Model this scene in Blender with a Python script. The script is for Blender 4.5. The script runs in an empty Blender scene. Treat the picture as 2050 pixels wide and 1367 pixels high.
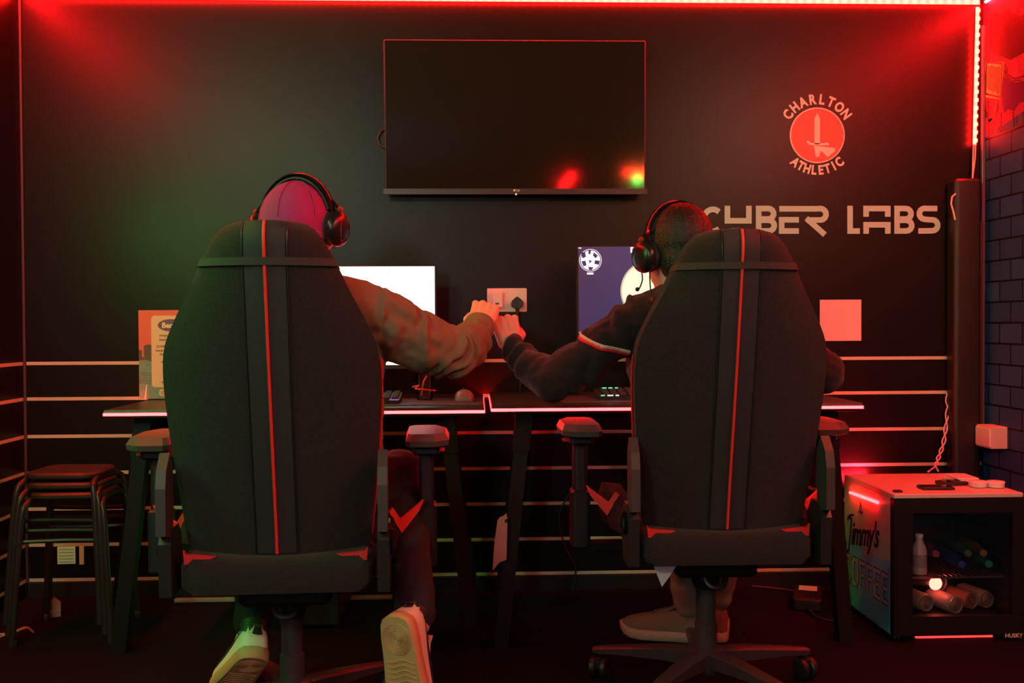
import bpy, bmesh, math, random
from mathutils import Vector, Matrix, noise, Euler
random.seed(7)
PI = math.pi
scene = bpy.context.scene
COL = scene.collection
V = Vector

# ------------------------------------------------------------------ camera
CAMZ, FPX = 1.02, 1993.0
yaw, pitch, roll = math.radians(2.0), math.radians(1.0), math.radians(-0.287)
FW = V((math.sin(yaw)*math.cos(pitch), math.cos(yaw)*math.cos(pitch), -math.sin(pitch)))
RT0 = V((math.cos(yaw), -math.sin(yaw), 0)); UP0 = RT0.cross(FW)
RT = RT0*math.cos(roll) + UP0*math.sin(roll); UP = -RT0*math.sin(roll) + UP0*math.cos(roll)
cam_d = bpy.data.cameras.new('camera'); cam = bpy.data.objects.new('camera', cam_d); COL.objects.link(cam)
cam_d.sensor_fit = 'HORIZONTAL'; cam_d.sensor_width = 36.0; cam_d.lens = FPX/2050*36.0; cam_d.clip_start = 0.02
m = Matrix((RT, UP, -FW)).transposed().to_4x4(); m.translation = V((0, 0, CAMZ)); cam.matrix_world = m
scene.camera = cam
def at(px, py, Y):
    """survey helper: the point of the place at distance Y that the photograph shows at (px, py)"""
    d = FW + RT*((px-1025)/FPX) + UP*((683.5-py)/FPX)
    return V((0, 0, CAMZ)) + d*(Y/d.y)

# ------------------------------------------------------------------ world, exposure, room lights
w = bpy.data.worlds.new('world'); scene.world = w; w.use_nodes = True
w.node_tree.nodes['Background'].inputs[0].default_value = (0.02, 0.016, 0.014, 1)
w.node_tree.nodes['Background'].inputs[1].default_value = 0.1
scene.view_settings.view_transform = 'Standard'; scene.view_settings.look = 'None'
scene.view_settings.exposure = 0.0; scene.view_settings.gamma = 1.0
scene.view_settings.use_curve_mapping = False
RED = (1.0, 0.012, 0.03)
def area(name, loc, direction, sx, sy, power, color, spread=180, xaxis=None):
    l = bpy.data.lights.new(name, 'AREA'); l.shape = 'RECTANGLE'; l.size = sx; l.size_y = sy
    l.energy = power; l.color = color; l.spread = math.radians(spread)
    o = bpy.data.objects.new(name, l); COL.objects.link(o)
    z = -V(direction).normalized(); x = V(xaxis) if xaxis else z.orthogonal()
    x = (x - z*x.dot(z)).normalized(); y = z.cross(x)
    mm = Matrix((x, y, z)).transposed().to_4x4(); mm.translation = V(loc); o.matrix_world = mm
    return o
D = 3.8                               # back wall
XL = at(45, 500, D).x; XR = at(1967, 500, D).x
CEIL = 2.34; REAR = -4.5
# four warm ceiling lamps along the sides, all but the rear left one added as fill; LED tapes, screens and the globe light the rest
LAMPS = [(-1.25, -0.7, 23.0), (1.72, -0.7, 6.5), (-1.45, 1.2, 7.0), (1.70, 1.2, 6.0)]
for lx, ly, pw in LAMPS: area('ceiling_lamp_light', (lx, ly+0.12, 2.25), (-0.35*lx, 1, -0.25), 0.32, 0.32, pw, (0.84, 1.0, 0.62), 170)
# globe lamp added as cool neutral fill, unseen far behind the camera
FILL_GLOBE = V((-0.80, -1.7, 1.50))
gl = bpy.data.lights.new('globe_fill_light', 'POINT'); gl.energy = 40; gl.color = (0.84, 0.92, 1.0); gl.shadow_soft_size = 0.13
glo = bpy.data.objects.new('globe_fill_light', gl); COL.objects.link(glo); glo.location = FILL_GLOBE

# ------------------------------------------------------------------ materials
MATS = {}
def mat(name, color=(0.5, 0.5, 0.5), rough=0.6, metal=0.0, emit=None, estr=1.0, bump=0.0, bscale=60.0, var=0.0, vscale=8.0, spec=0.5, sheen=0.0):
    if name in MATS: return MATS[name]
    mt = bpy.data.materials.new(name); mt.use_nodes = True; nt = mt.node_tree; b = nt.nodes['Principled BSDF']
    b.inputs['Base Color'].default_value = (*color, 1); b.inputs['Roughness'].default_value = rough
    b.inputs['Metallic'].default_value = metal; b.inputs['Specular IOR Level'].default_value = spec
    if sheen: b.inputs['Sheen Weight'].default_value = sheen
    if emit:
        b.inputs['Emission Color'].default_value = (*emit, 1); b.inputs['Emission Strength'].default_value = estr
    tc = nt.nodes.new('ShaderNodeTexCoord')
    if var:
        n = nt.nodes.new('ShaderNodeTexNoise'); n.inputs['Scale'].default_value = vscale; n.inputs['Detail'].default_value = 4
        nt.links.new(tc.outputs['Object'], n.inputs['Vector'])
        r = nt.nodes.new('ShaderNodeMix'); r.data_type = 'RGBA'
        r.inputs['A'].default_value = (*[c*(1-var) for c in color], 1); r.inputs['B'].default_value = (*[min(1, c*(1+var)) for c in color], 1)
        nt.links.new(n.outputs['Fac'], r.inputs['Factor']); nt.links.new(r.outputs['Result'], b.inputs['Base Color'])
    if bump:
        n = nt.nodes.new('ShaderNodeTexNoise'); n.inputs['Scale'].default_value = bscale; n.inputs['Detail'].default_value = 3
        nt.links.new(tc.outputs['Object'], n.inputs['Vector'])
        bp = nt.nodes.new('ShaderNodeBump'); bp.inputs['Strength'].default_value = bump; bp.inputs['Distance'].default_value = 0.01
        nt.links.new(n.outputs['Fac'], bp.inputs['Height']); nt.links.new(bp.outputs['Normal'], b.inputs['Normal'])
    MATS[name] = mt; return mt
M_wall = mat('dark_wall_vinyl', (0.0075, 0.0058, 0.005), 0.36, var=0.12, vscale=2.5, bump=0.03, bscale=260, spec=0.24)
M_ceil = mat('ceiling_black', (0.02, 0.02, 0.02), 0.8, var=0.1)
M_carpet = mat('black_carpet', (0.011, 0.0095, 0.0085), 0.95, var=0.6, vscale=220, bump=0.8, bscale=400, spec=0.1)
M_stripe = mat('cream_print', (0.56, 0.60, 0.44), 0.55, var=0.04)
M_letter = mat('beige_vinyl', (0.36, 0.76, 0.68), 0.5, var=0.03)
M_white = mat('white_plastic', (0.78, 0.76, 0.72), 0.45, var=0.03)
M_paper = mat('white_paper', (0.80, 0.77, 0.73), 0.75, var=0.03)
M_black = mat('black_plastic', (0.014, 0.014, 0.015), 0.42, var=0.1)
M_blackm = mat('black_metal', (0.007, 0.007, 0.008), 0.5, metal=0.0, var=0.15, spec=0.2)
M_gloss = mat('gloss_black', (0.008, 0.008, 0.009), 0.12)
M_grey = mat('grey_plastic', (0.045, 0.042, 0.046), 0.5, var=0.05)
M_fabric = mat('charcoal_fabric', (0.026, 0.0245, 0.0245), 0.95, bump=0.5, bscale=420, var=0.35, vscale=160, spec=0.15, sheen=0.1)
M_fabric2 = mat('charcoal_fabric_flank', (0.026, 0.024, 0.024), 0.95, bump=0.5, bscale=420, var=0.35, vscale=160, spec=0.15)
M_nylon = mat('slate_nylon', (0.017, 0.019, 0.025), 0.6, bump=0.3, bscale=900, var=0.15, vscale=60)
M_strap = mat('strap_webbing', (0.042, 0.040, 0.038), 0.8, bump=0.4, bscale=700, var=0.2, vscale=200)
M_redpipe = mat('red_piping', (0.85, 0.035, 0.028), 0.5, var=0.08, vscale=80)
M_redtrim = mat('red_trim', (0.62, 0.02, 0.02), 0.55, var=0.08)
M_led = mat('red_led', (0.5, 0.1, 0.1), 0.4, emit=(1.0, 0.005, 0.006), estr=430.0)
M_ledside = mat('red_led_side', (0.5, 0.1, 0.1), 0.4, emit=(1.0, 0.004, 0.006), estr=600.0)
M_ledhot = mat('red_led_bead', (0.9, 0.6, 0.6), 0.4, emit=(1.0, 0.010, 0.005), estr=110.0)
M_ledtape = mat('led_tape', (0.8, 0.6, 0.55), 0.4, emit=(1.0, 0.009, 0.007), estr=60.0)
M_ledhot2 = mat('red_led_bead_top', (0.9, 0.6, 0.6), 0.4, emit=(1.0, 0.0042, 0.0020), estr=260.0)
M_ledtape2 = mat('led_tape_top', (0.8, 0.6, 0.55), 0.4, emit=(1.0, 0.0034, 0.0024), estr=160.0)
M_deskled = mat('desk_led', (0.5, 0.1, 0.1), 0.3, emit=(1.0, 0.0058, 0.0066), estr=85.0)
M_skin = mat('skin', (0.66, 0.40, 0.29), 0.5, bump=0.08, bscale=300, var=0.06, vscale=20)
M_jacket = mat('olive_jacket', (0.165, 0.175, 0.105), 0.85, bump=0.25, bscale=500, var=0.12, vscale=40, spec=0.2)
M_sweater = mat('black_sweater', (0.020, 0.016, 0.016), 0.9, bump=0.3, bscale=500, var=0.2, vscale=50, spec=0.25, sheen=0.15)
M_trouser = mat('black_trousers', (0.014, 0.014, 0.016), 0.9, bump=0.3, bscale=400, var=0.2)
M_khaki = mat('khaki_trousers', (0.20, 0.19, 0.13), 0.9, bump=0.3, bscale=400, var=0.15)
M_cap = mat('magenta_cap', (0.36, 0.035, 0.17), 0.85, bump=0.3, bscale=500, var=0.12, vscale=40, spec=0.2)
M_hair = mat('dark_hair', (0.007, 0.005, 0.005), 0.55, bump=0.4, bscale=160, var=0.4, vscale=90)
M_shoe = mat('white_leather', (0.80, 0.76, 0.62), 0.5, bump=0.06, bscale=200, var=0.05)
M_gum = mat('gum_sole', (0.58, 0.34, 0.17), 0.65, var=0.08, vscale=30)
M_navy = mat('navy_leather', (0.018, 0.02, 0.045), 0.5, var=0.1)
M_suede = mat('khaki_suede', (0.13, 0.115, 0.075), 0.9, bump=0.3, bscale=300, var=0.15)
M_card = mat('cardboard', (0.50, 0.30, 0.20), 0.85, var=0.1, vscale=14)
M_tubemetal = mat('stool_tube', (0.025, 0.023, 0.02), 0.28, var=0.2)
M_deskTop = mat('desk_carbon', (0.018, 0.014, 0.014), 0.38, var=0.2, vscale=90, bump=0.05, bscale=300)

# ------------------------------------------------------------------ mesh helpers
class MB:
    def __init__(s): s.v = []; s.f = []
    def add(s, vs, fs):
        o = len(s.v); s.v += [tuple(q) for q in vs]; s.f += [tuple(i+o for i in q) for q in fs]; return s
    def box(s, a, b):
        (x0, y0, z0), (x1, y1, z1) = a, b
        return s.add([(x0,y0,z0),(x1,y0,z0),(x1,y1,z0),(x0,y1,z0),(x0,y0,z1),(x1,y0,z1),(x1,y1,z1),(x0,y1,z1)],
                     [(0,3,2,1),(4,5,6,7),(0,1,5,4),(1,2,6,5),(2,3,7,6),(3,0,4,7)])
    def rbox(s, a, b, r=0.005, axis=2, n=4):
        """box with rounded corners about one axis and chamfered rims"""
        a = list(a); b = list(b); i, j = [(1, 2), (0, 2), (0, 1)][axis]
        def out(ins):
            pts = []
            rr = max(r-ins, 0.0003)
            for cx, cy, a0 in ((b[i]-r, b[j]-r, 0), (a[i]+r, b[j]-r, 90), (a[i]+r, a[j]+r, 180), (b[i]-r, a[j]+r, 270)):
                for k in range(n+1):
                    t = math.radians(a0+90*k/n); pts.append((cx+rr*math.cos(t), cy+rr*math.sin(t)))
            return pts
        c = min(r*0.5, (b[axis]-a[axis])*0.3)
        rings = []
        for h, ins in ((a[axis], c), (a[axis]+c, 0), (b[axis]-c, 0), (b[axis], c)):
            ring = []
            for p in out(ins):
                q = [0, 0, 0]; q[i] = p[0]; q[j] = p[1]; q[axis] = h; ring.append(q)
            rings.append(ring)
        if axis == 1: rings = [list(reversed(q)) for q in rings]
        return s.loft(rings)
    def loft(s, rings, caps=True, closed=True):
        n = len(rings[0]); vs = [p for r in rings for p in r]; fs = []
        for k in range(len(rings)-1):
            for i in range(n if closed else n-1):
                j = (i+1) % n; fs.append((k*n+i, k*n+j, (k+1)*n+j, (k+1)*n+i))
        if caps and closed:
            fs.append(tuple(reversed(range(n)))); fs.append(tuple((len(rings)-1)*n+i for i in range(n)))
        return s.add(vs, fs)
    def tube(s, pts, r, n=10, closed=False, flat=None):
        pts = [V(p) for p in pts]; m_ = len(pts); rr = r if isinstance(r, (list, tuple)) else [r]*m_
        rings = []; up = None
        for i, p in enumerate(pts):
            if closed: t = pts[(i+1) % m_]-pts[i-1]
            else: t = pts[min(i+1, m_-1)]-pts[max(i-1, 0)]
            t.normalize()
            if up is None: up = t.orthogonal().normalized()
            up = (up - t*up.dot(t)).normalized(); sd = t.cross(up)
            if flat:
                u = V(flat); u = (u-t*u.dot(t)).normalized(); sdf = t.cross(u)
                rings.append([p+u*(rr[i][1]*math.sin(a))+sdf*(rr[i][0]*math.cos(a)) for a in (2*PI*k/n for k in range(n))])
            else: rings.append([p+up*(rr[i]*math.cos(a))+sd*(rr[i]*math.sin(a)) for a in (2*PI*k/n for k in range(n))])
        if closed: rings.append(rings[0]); return s.loft(rings, caps=False)
        return s.loft(rings)
    def cyl(s, a, b, r, r2=None, n=16): return s.tube([a, b], [r, r if r2 is None else r2], n)
    def lathe(s, prof, c=(0, 0, 0), ax=(0, 0, 1), n=24):
        ax = V(ax).normalized(); u = ax.orthogonal().normalized(); w_ = ax.cross(u); c = V(c)
        return s.loft([[c+ax*h+u*(max(r, 1e-4)*math.cos(a))+w_*(max(r, 1e-4)*math.sin(a)) for a in (2*PI*k/n for k in range(n))] for r, h in prof])
    def ball(s, c, r, n=14, mtx=None):
        rx, ry, rz = r if isinstance(r, (list, tuple)) else (r, r, r); c = V(c); rings = []
        for k in range(n//2+1):
            t = PI*k/(n//2); z = -math.cos(t); q = max(math.sin(t), 0.01)
            ring = []
            for i in range(n):
                a = 2*PI*i/n; p = V((rx*q*math.cos(a), ry*q*math.sin(a), rz*z))
                ring.append(c + (mtx @ p if mtx else p))
            rings.append(ring)
        return s.loft(rings)
    def limb(s, pts, rad, n=14):
        for p, r in zip(pts, rad): s.ball(p, r, n)
        for i in range(len(pts)-1): s.cyl(pts[i], pts[i+1], rad[i], rad[i+1], n)
        return s
    def prism(s, pts, fr, w0, w1):
        """flat outline pts in frame fr (origin, u, v, normal), from w0 to w1 along the normal"""
        o, u, v_, n_ = fr; k = len(pts)
        return s.add([o+u*p[0]+v_*p[1]+n_*w0 for p in pts]+[o+u*p[0]+v_*p[1]+n_*w1 for p in pts],
                     [tuple(reversed(range(k))), tuple(range(k, 2*k))]+[(i, (i+1) % k, k+(i+1) % k, k+i) for i in range(k)])
    def ribbon(s, pts, width, fr, w0, w1, closed=False):
        P2 = [V((p[0], p[1])) for p in pts]; n = len(P2); L = []; Rr = []
        for i in range(n):
            a = P2[i-1] if (i > 0 or closed) else None; b = P2[(i+1) % n] if (i < n-1 or closed) else None
            d1 = (P2[i]-a).normalized() if a is not None else None; d2 = (b-P2[i]).normalized() if b is not None else None
            if d1 is None: d1 = d2
            if d2 is None: d2 = d1
            n1 = V((-d1.y, d1.x)); n2 = V((-d2.y, d2.x)); mm = (n1+n2)
            mm = mm.normalized() if mm.length > 1e-6 else n1
            h = width/2/max(mm.dot(n1), 0.4); L.append(P2[i]+mm*h); Rr.append(P2[i]-mm*h)
        for i in range(n if closed else n-1):
            j = (i+1) % n; s.prism([Rr[i], Rr[j], L[j], L[i]], fr, w0, w1)
        return s
    def xf(s, mtx):
        s.v = [tuple(mtx @ V(p)) for p in s.v]; return s
    def mesh(s, name, smooth=False, ang=None):
        me = bpy.data.meshes.new(name); me.from_pydata(s.v, [], s.f)
        bm = bmesh.new(); bm.from_mesh(me); bmesh.ops.recalc_face_normals(bm, faces=bm.faces)
        if smooth:
            th = math.radians(ang or 40)
            for f in bm.faces: f.smooth = True
            for e in bm.edges:
                if len(e.link_faces) == 2 and e.calc_face_angle(0) > th: e.smooth = False
        bm.to_mesh(me); bm.free(); me.update(); return me
    def build(s, name, material, parent=None, smooth=False, ang=None):
        o = bpy.data.objects.new(name, s.mesh(name, smooth, ang)); COL.objects.link(o); o.data.materials.append(material)
        if parent is not None:
            o.parent = parent
            if parent.type == 'EMPTY' and parent.get('_w'): o.location = -V(parent.location)
        return o
def tag(o, label, cat, group=None, kind=None):
    if label: o['label'] = label
    if cat: o['category'] = cat
    if group: o['group'] = group
    if kind: o['kind'] = kind
    return o
def thing(name, label, cat, loc=(0, 0, 0), rotz=0.0, group=None, world=True):
    """an Empty at the thing's base; with world=True its parts are modelled in room coordinates"""
    o = bpy.data.objects.new(name, None); COL.objects.link(o); o.location = loc; o.rotation_euler = (0, 0, rotz)
    o.empty_display_size = 0.05
    if world: o['_w'] = 1
    return tag(o, label, cat, group)
def struct(o): o['kind'] = 'structure'; return o
def copy_tree(o, parent=None):
    c = o.copy(); COL.objects.link(c); c.parent = parent
    for ch in list(o.children): copy_tree(ch, c)
    return c
def frame(o, u, v): u = V(u).normalized(); v = V(v).normalized(); return (V(o), u, v, u.cross(v))
def wallpt(px, py): p = at(px, py, D); return (p.x, p.z)
WF = (V((0, D, 0)), V((1, 0, 0)), V((0, 0, 1)), V((0, -1, 0)))       # back wall: u = x, v = z, out of the wall
def circ(cx, cy, r, n=40, a0=0, a1=360):
    k = n if a1-a0 == 360 else n+1
    return [(cx+r*math.cos(math.radians(a0+(a1-a0)*i/n)), cy+r*math.sin(math.radians(a0+(a1-a0)*i/n))) for i in range(k)]
def text(s, size, fr, w0, w1, off=0.0, shear=0.0, align='LEFT', sx=1.0, mb=None, space=1.0):
    cu = bpy.data.curves.new('t', 'FONT'); cu.body = s; cu.size = size; cu.offset = off; cu.shear = shear; cu.align_x = align
    cu.space_character = space; cu.resolution_u = 3
    cu.extrude = abs(w1-w0)/2
    o = bpy.data.objects.new('t', cu); COL.objects.link(o)
    dg = bpy.context.evaluated_depsgraph_get(); me = o.evaluated_get(dg).to_mesh()
    O, u, v_, n_ = fr; mb = mb or MB()
    mb.add([O+u*(p.co.x*sx)+v_*p.co.y+n_*((w0+w1)/2+p.co.z) for p in me.vertices], [tuple(p.vertices) for p in me.polygons])
    o.evaluated_get(dg).to_mesh_clear(); bpy.data.objects.remove(o); bpy.data.curves.remove(cu)
    return mb
def fuse(mb, voxel, it=4, fac=0.5, wrinkle=None):
    """one continuous surface out of overlapping volumes"""
    me = bpy.data.meshes.new('f'); me.from_pydata(mb.v, [], mb.f)
    bm = bmesh.new(); bm.from_mesh(me); bmesh.ops.recalc_face_normals(bm, faces=bm.faces); bm.to_mesh(me); bm.free()
    o = bpy.data.objects.new('f', me); COL.objects.link(o)
    r = o.modifiers.new('r', 'REMESH'); r.mode = 'VOXEL'; r.voxel_size = voxel; r.use_smooth_shade = True
    sm = o.modifiers.new('s', 'SMOOTH'); sm.iterations = it; sm.factor = fac
    dg = bpy.context.evaluated_depsgraph_get(); out = bpy.data.meshes.new_from_object(o.evaluated_get(dg))
    bpy.data.objects.remove(o); bpy.data.meshes.remove(me)
    if wrinkle:
        nn = [v.normal.copy() for v in out.vertices]
        for v, n_ in zip(out.vertices, nn): v.co += n_*wrinkle(v.co)
        out.update()
    for p in out.polygons: p.use_smooth = True
    return out
def meshobj(name, me, material, parent=None):
    me.name = name; o = bpy.data.objects.new(name, me); COL.objects.link(o); me.materials.clear(); me.materials.append(material)
    if parent is not None:
        o.parent = parent
        if parent.type == 'EMPTY' and parent.get('_w'): o.location = -V(parent.location)
    return o
# ------------------------------------------------------------------ the room
struct(MB().box((XL-0.1, REAR, -0.1), (XR+0.1, D+0.1, 0)).build('floor', M_carpet))
struct(MB().box((XL-0.1, REAR, CEIL), (XR+0.1, D+0.1, CEIL+0.1)).build('ceiling', M_ceil))
wall_back = struct(MB().box((XL-0.1, D, 0), (XR+0.1, D+0.1, CEIL)).build('wall_back', M_wall))
wall_left = struct(MB().box((XL-0.1, REAR, 0), (XL, D, CEIL)).build('wall_left', M_wall))
wall_rear = struct(MB().box((XL-0.1, REAR-0.1, 0), (XR+0.1, REAR, CEIL)).build('wall_rear', M_ceil))
struct(MB().box((XL, D-0.012, 0), (XR, D, 0.055)).build('baseboard_back', M_black))
# mural on the right wall: comic print, dark blue bricks below, red sky with purple smoke above
mt = bpy.data.materials.new('mural_print'); mt.use_nodes = True; nt = mt.node_tree; b = nt.nodes['Principled BSDF']; b.inputs['Roughness'].default_value = 0.55; b.inputs['Specular IOR Level'].default_value = 0.2
N = nt.nodes.new; tc = N('ShaderNodeTexCoord'); sp = N('ShaderNodeSeparateXYZ'); nt.links.new(tc.outputs['Object'], sp.inputs[0])
def ramp(inp, stops):
    r = N('ShaderNodeValToRGB'); nt.links.new(inp, r.inputs[0]); e = r.color_ramp.elements; r.color_ramp.interpolation = 'CONSTANT'
    e[0].position, e[0].color = stops[0]; e[1].position, e[1].color = stops[1]
    for p, c in stops[2:]: q = e.new(p); q.color = c
    return r
nz = N('ShaderNodeTexNoise'); nz.inputs['Scale'].default_value = 4.5; nz.inputs['Detail'].default_value = 5; nt.links.new(tc.outputs['Object'], nz.inputs['Vector'])
sky = ramp(nz.outputs['Fac'], [(0.0, (0.05, 0.004, 0.03, 1)), (0.30, (0.04, 0.002, 0.05, 1)), (0.36, (0.26, 0.03, 0.09, 1)), (0.6, (0.30, 0.04, 0.10, 1))])
mp = N('ShaderNodeCombineXYZ'); nt.links.new(sp.outputs['Y'], mp.inputs[0]); nt.links.new(sp.outputs['Z'], mp.inputs[1])
br = N('ShaderNodeTexBrick'); br.inputs['Scale'].default_value = 3.2; br.inputs['Mortar Size'].default_value = 0.012
br.inputs['Color1'].default_value = (0.030, 0.085, 0.24, 1); br.inputs['Color2'].default_value = (0.022, 0.062, 0.18, 1); br.inputs['Mortar'].default_value = (0.004, 0.006, 0.014, 1)
nt.links.new(mp.outputs[0], br.inputs['Vector'])
# roof line of the painted building rises towards the room
ml = N('ShaderNodeMath'); ml.operation = 'MULTIPLY_ADD'; nt.links.new(sp.outputs['Y'], ml.inputs[0]); ml.inputs[1].default_value = 0.16; nt.links.new(sp.outputs['Z'], ml.inputs[2])
gt = N('ShaderNodeMath'); gt.operation = 'GREATER_THAN'; nt.links.new(ml.outputs[0], gt.inputs[0]); gt.inputs[1].default_value = at(1967, 278, D).z+0.16*D
mx = N('ShaderNodeMix'); mx.data_type = 'RGBA'; nt.links.new(gt.outputs[0], mx.inputs['Factor']); nt.links.new(br.outputs['Color'], mx.inputs['A']); nt.links.new(sky.outputs['Color'], mx.inputs['B'])
nt.links.new(mx.outputs['Result'], b.inputs['Base Color'])
wall_right = struct(MB().box((XR, REAR, 0), (XR+0.1, D, CEIL)).build('wall_right', mt))
# mural drawing: slatted box on a post, cables, roof line
M_ink = mat('mural_ink', (0.010, 0.006, 0.010), 0.5); M_orange = mat('mural_orange', (0.62, 0.50, 0.20), 0.55, var=0.08, spec=0.2); M_smoke = mat('mural_smoke', (0.035, 0.002, 0.012), 0.55, var=0.2, vscale=20, spec=0.2); M_violet = mat('mural_violet', (0.045, 0.006, 0.10), 0.55, var=0.15, spec=0.2)
RF = (V((XR, D, 0)), V((0, -1, 0)), V((0, 0, 1)), V((-1, 0, 0)))     # right wall: u = towards the room, v = z
def rpt(px, py):
    d = FW + RT*((px-1025)/FPX) + UP*((683.5-py)/FPX); k = XR/d.x; p = V((0, 0, CAMZ))+d*k; return (D-p.y, p.z)
MB().prism([rpt(*p) for p in [(1982, 40), (1990, 22), (2006, 30), (2018, 18), (2036, 34), (2052, 28), (2052, 104), (2038, 112), (2022, 120), (2004, 112), (1988, 108), (1980, 84)]], RF, 0, 0.0006).build('mural_smoke', M_smoke, wall_right)
MB().prism([rpt(*p) for p in [(2006, 152), (2022, 160), (2030, 166), (2052, 162), (2052, 204), (2040, 206), (2030, 222), (2018, 218), (2010, 226), (2004, 190)]], RF, 0, 0.0006).build('mural_smoke', M_violet, wall_right)
q = [rpt(1972, 122), rpt(2010, 124), rpt(2004, 199), rpt(1970, 194)]
MB().prism(q, RF, 0, 0.0010).build('mural_box', M_orange, wall_right)
mb = MB().ribbon([rpt(1976, 124), rpt(2007, 127), rpt(2003, 195), rpt(1974, 188)], 0.008, RF, 0.001, 0.0018, closed=True)
for i in range(16):
    f = i/15; a = rpt(1979+25*f, 132+2*f+random.uniform(-2, 2)); c = rpt(1977+23*f, 180+8*f+random.uniform(-3, 3)); mb.ribbon([a, c], 0.0022, RF, 0.001, 0.0018)
mb.build('mural_slat_lines', M_ink, wall_right)
mb = MB().ribbon([rpt(1970, 200), rpt(1972, 225), rpt(1982, 238), rpt(1992, 225), rpt(1996, 202)], 0.022, RF, 0, 0.001).ribbon([rpt(1983, 238), rpt(1983, 270)], 0.03, RF, 0, 0.001)
mb.ribbon([rpt(1978, 200), rpt(1979, 222), rpt(1984, 230)], 0.008, RF, 0, 0.001)
mb.build('mural_lamp_post', M_ink, wall_right)
mb = MB()
for pts in ([(2010, 140), (2018, 150), (2030, 158), (2050, 152)], [(2010, 148), (2024, 164), (2040, 160), (2050, 166)], [(2012, 128), (2016, 142), (2012, 146)], [(2028, 224), (2029, 255)], [(2036, 232), (2035, 248)], [(2004, 226), (2004, 262)],
            [(1968, 278), (1990, 272), (2020, 262), (2050, 248)], [(1996, 262), (2002, 252), (2010, 258)], [(1996, 110), (2004, 118), (1992, 119)]):
    mb.ribbon([rpt(*p) for p in pts], 0.006, RF, 0, 0.001)
mb.build('mural_cables', M_ink, wall_right)

# printed stripes
for i, (yl, yr, xr) in enumerate([(727, 717, 1903), (798, 787, 1901), (873, 857, 1935), (946, 928, 1964), (1018, 1000, 1964), (1090, 1071, 1964), (1160, 1140, 1964)]):
    z = wallpt(150, yl)[1]; x1 = min(XR, wallpt(xr, yr)[0]); h = 0.0125
    MB().box((XL, D-0.0008, z-h/2), (x1, D, z+h/2)).build('stripe', M_stripe, wall_back)
    MB().box((XL, REAR, z-h/2), (XL+0.0008, D, z+h/2)).build('stripe', M_stripe, wall_left)
# print edge that drops from the topmost stripe
a = wallpt(1901, 712); c = wallpt(1902, 738)
MB().box((a[0]-0.002, D-0.0008, c[1]), (a[0]+0.002, D, a[1])).build('stripe', M_stripe, wall_back)
# corner seal strips
struct(MB().rbox((XL, D-0.012, 0.0), (XL+0.010, D, CEIL), 0.003, 2).build('trim_1', mat('corner_seal', (0.055, 0.04, 0.05), 0.4, var=0.1)))
struct(MB().rbox((XR-0.014, D-0.022, 0.55), (XR, D-0.006, 2.16), 0.004, 2).build('trim_2', mat('clear_film_edge', (0.09, 0.10, 0.13), 0.15, var=0.2)))

# ------------------------------------------------------------------ LED tapes on the walls
p0, p1 = at(60, -6, D), at(1957, 9, D)
t = thing('led_strip', 'long red LED tape glowing along the top of the back wall', 'led strip', p0)
zt = 0.5*(p0.z+p1.z)
MB().box((p0.x, D-0.018, zt-0.008), (p1.x, D-0.014, zt+0.008)).build('tape', M_ledtape2, t)
MB().box((p0.x, D-0.014, zt+0.002), (p1.x, D, zt+0.010)).build('mounting_rail', M_black, t)
mb = MB(); n = 106
for i in range(n):
    x = p0.x+(p1.x-p0.x)*(i+0.5)/n; mb.rbox((x-0.007, D-0.023, zt-0.0075), (x+0.007, D-0.017, zt+0.0075), 0.002, 1, 2)
tag(mb.build('led', M_ledhot2, t), None, None, kind='stuff')
a, c = at(1957, 14, D-0.02), at(1951, 290, D-0.02)
t = thing('led_strip', 'short red LED tape hanging down the right corner beside the emblem', 'led strip', c)
MB().tube([a, a*0.5+c*0.5, c], [(0.0075, 0.003)]*3, 8, flat=(0, 1, 0)).build('tape', M_ledtape, t)
mb = MB()
for i in range(17):
    p = a+(c-a)*(i+0.5)/17; mb.rbox((p.x-0.007, p.y-0.010, p.z-0.007), (p.x+0.007, p.y-0.002, p.z+0.007), 0.002, 1, 2)
tag(mb.build('led', M_ledhot, t), None, None, kind='stuff')
mb = MB()
for s in (-1, 1):
    mb.tube([c+V((0.004*s, 0, 0.004)), at(1950+2*s, 318, D-0.02), at(1947, 357, D-0.03)], 0.0028, 8)
mb.build('lead', mat('pink_white_cable', (0.75, 0.6, 0.55), 0.5), t, True)
for nm, X, dirx, z, lab in (('led_strip', XR, -1, 2.245, 'red LED tape running along the top of the right mural wall'), ('led_strip', XL, 1, 2.28, 'red LED tape running along the top of the left wall')):
    t = thing(nm, lab, 'led strip', (X, 3.0, z))
    MB().cyl((X+dirx*0.007, 2.3 if dirx > 0 else 0.2, z), (X+dirx*0.007, D-0.03, z), 0.0055, n=10).build('tape', M_ledside, t)
t = thing('led_strip', 'short red LED tape across the ceiling behind the camera', 'led strip', (1.7, -2.7, CEIL))
MB().box((1.5, -2.708, CEIL-0.016), (XR-0.002, -2.692, CEIL)).build('tape', M_led, t)
t = thing('led_strip', 'long red LED tape along the ceiling behind the camera', 'led strip', (1.0, -3.6, CEIL))
MB().box((0.992, -4.3, CEIL-0.016), (1.008, -2.9, CEIL)).build('tape', M_led, t)
t = thing('indicator_lamp', 'small green indicator lamp hanging from the ceiling behind the camera', 'lamp', (1.62, -2.6, 2.2))
MB().ball((1.62, -2.6, 2.25), 0.03, 12).build('bulb', mat('green_bulb', (0.1, 0.8, 0.2), 0.3, emit=(0.03, 1.0, 0.10), estr=200), t, True)
MB().cyl((1.62, -2.6, 2.265), (1.62, -2.6, CEIL), 0.006).build('stem', M_black, t, True)
t = thing('led_strip', 'short green LED bar on the left wall beside the camera', 'led strip', (XL, 1.9, 1.53))
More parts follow.
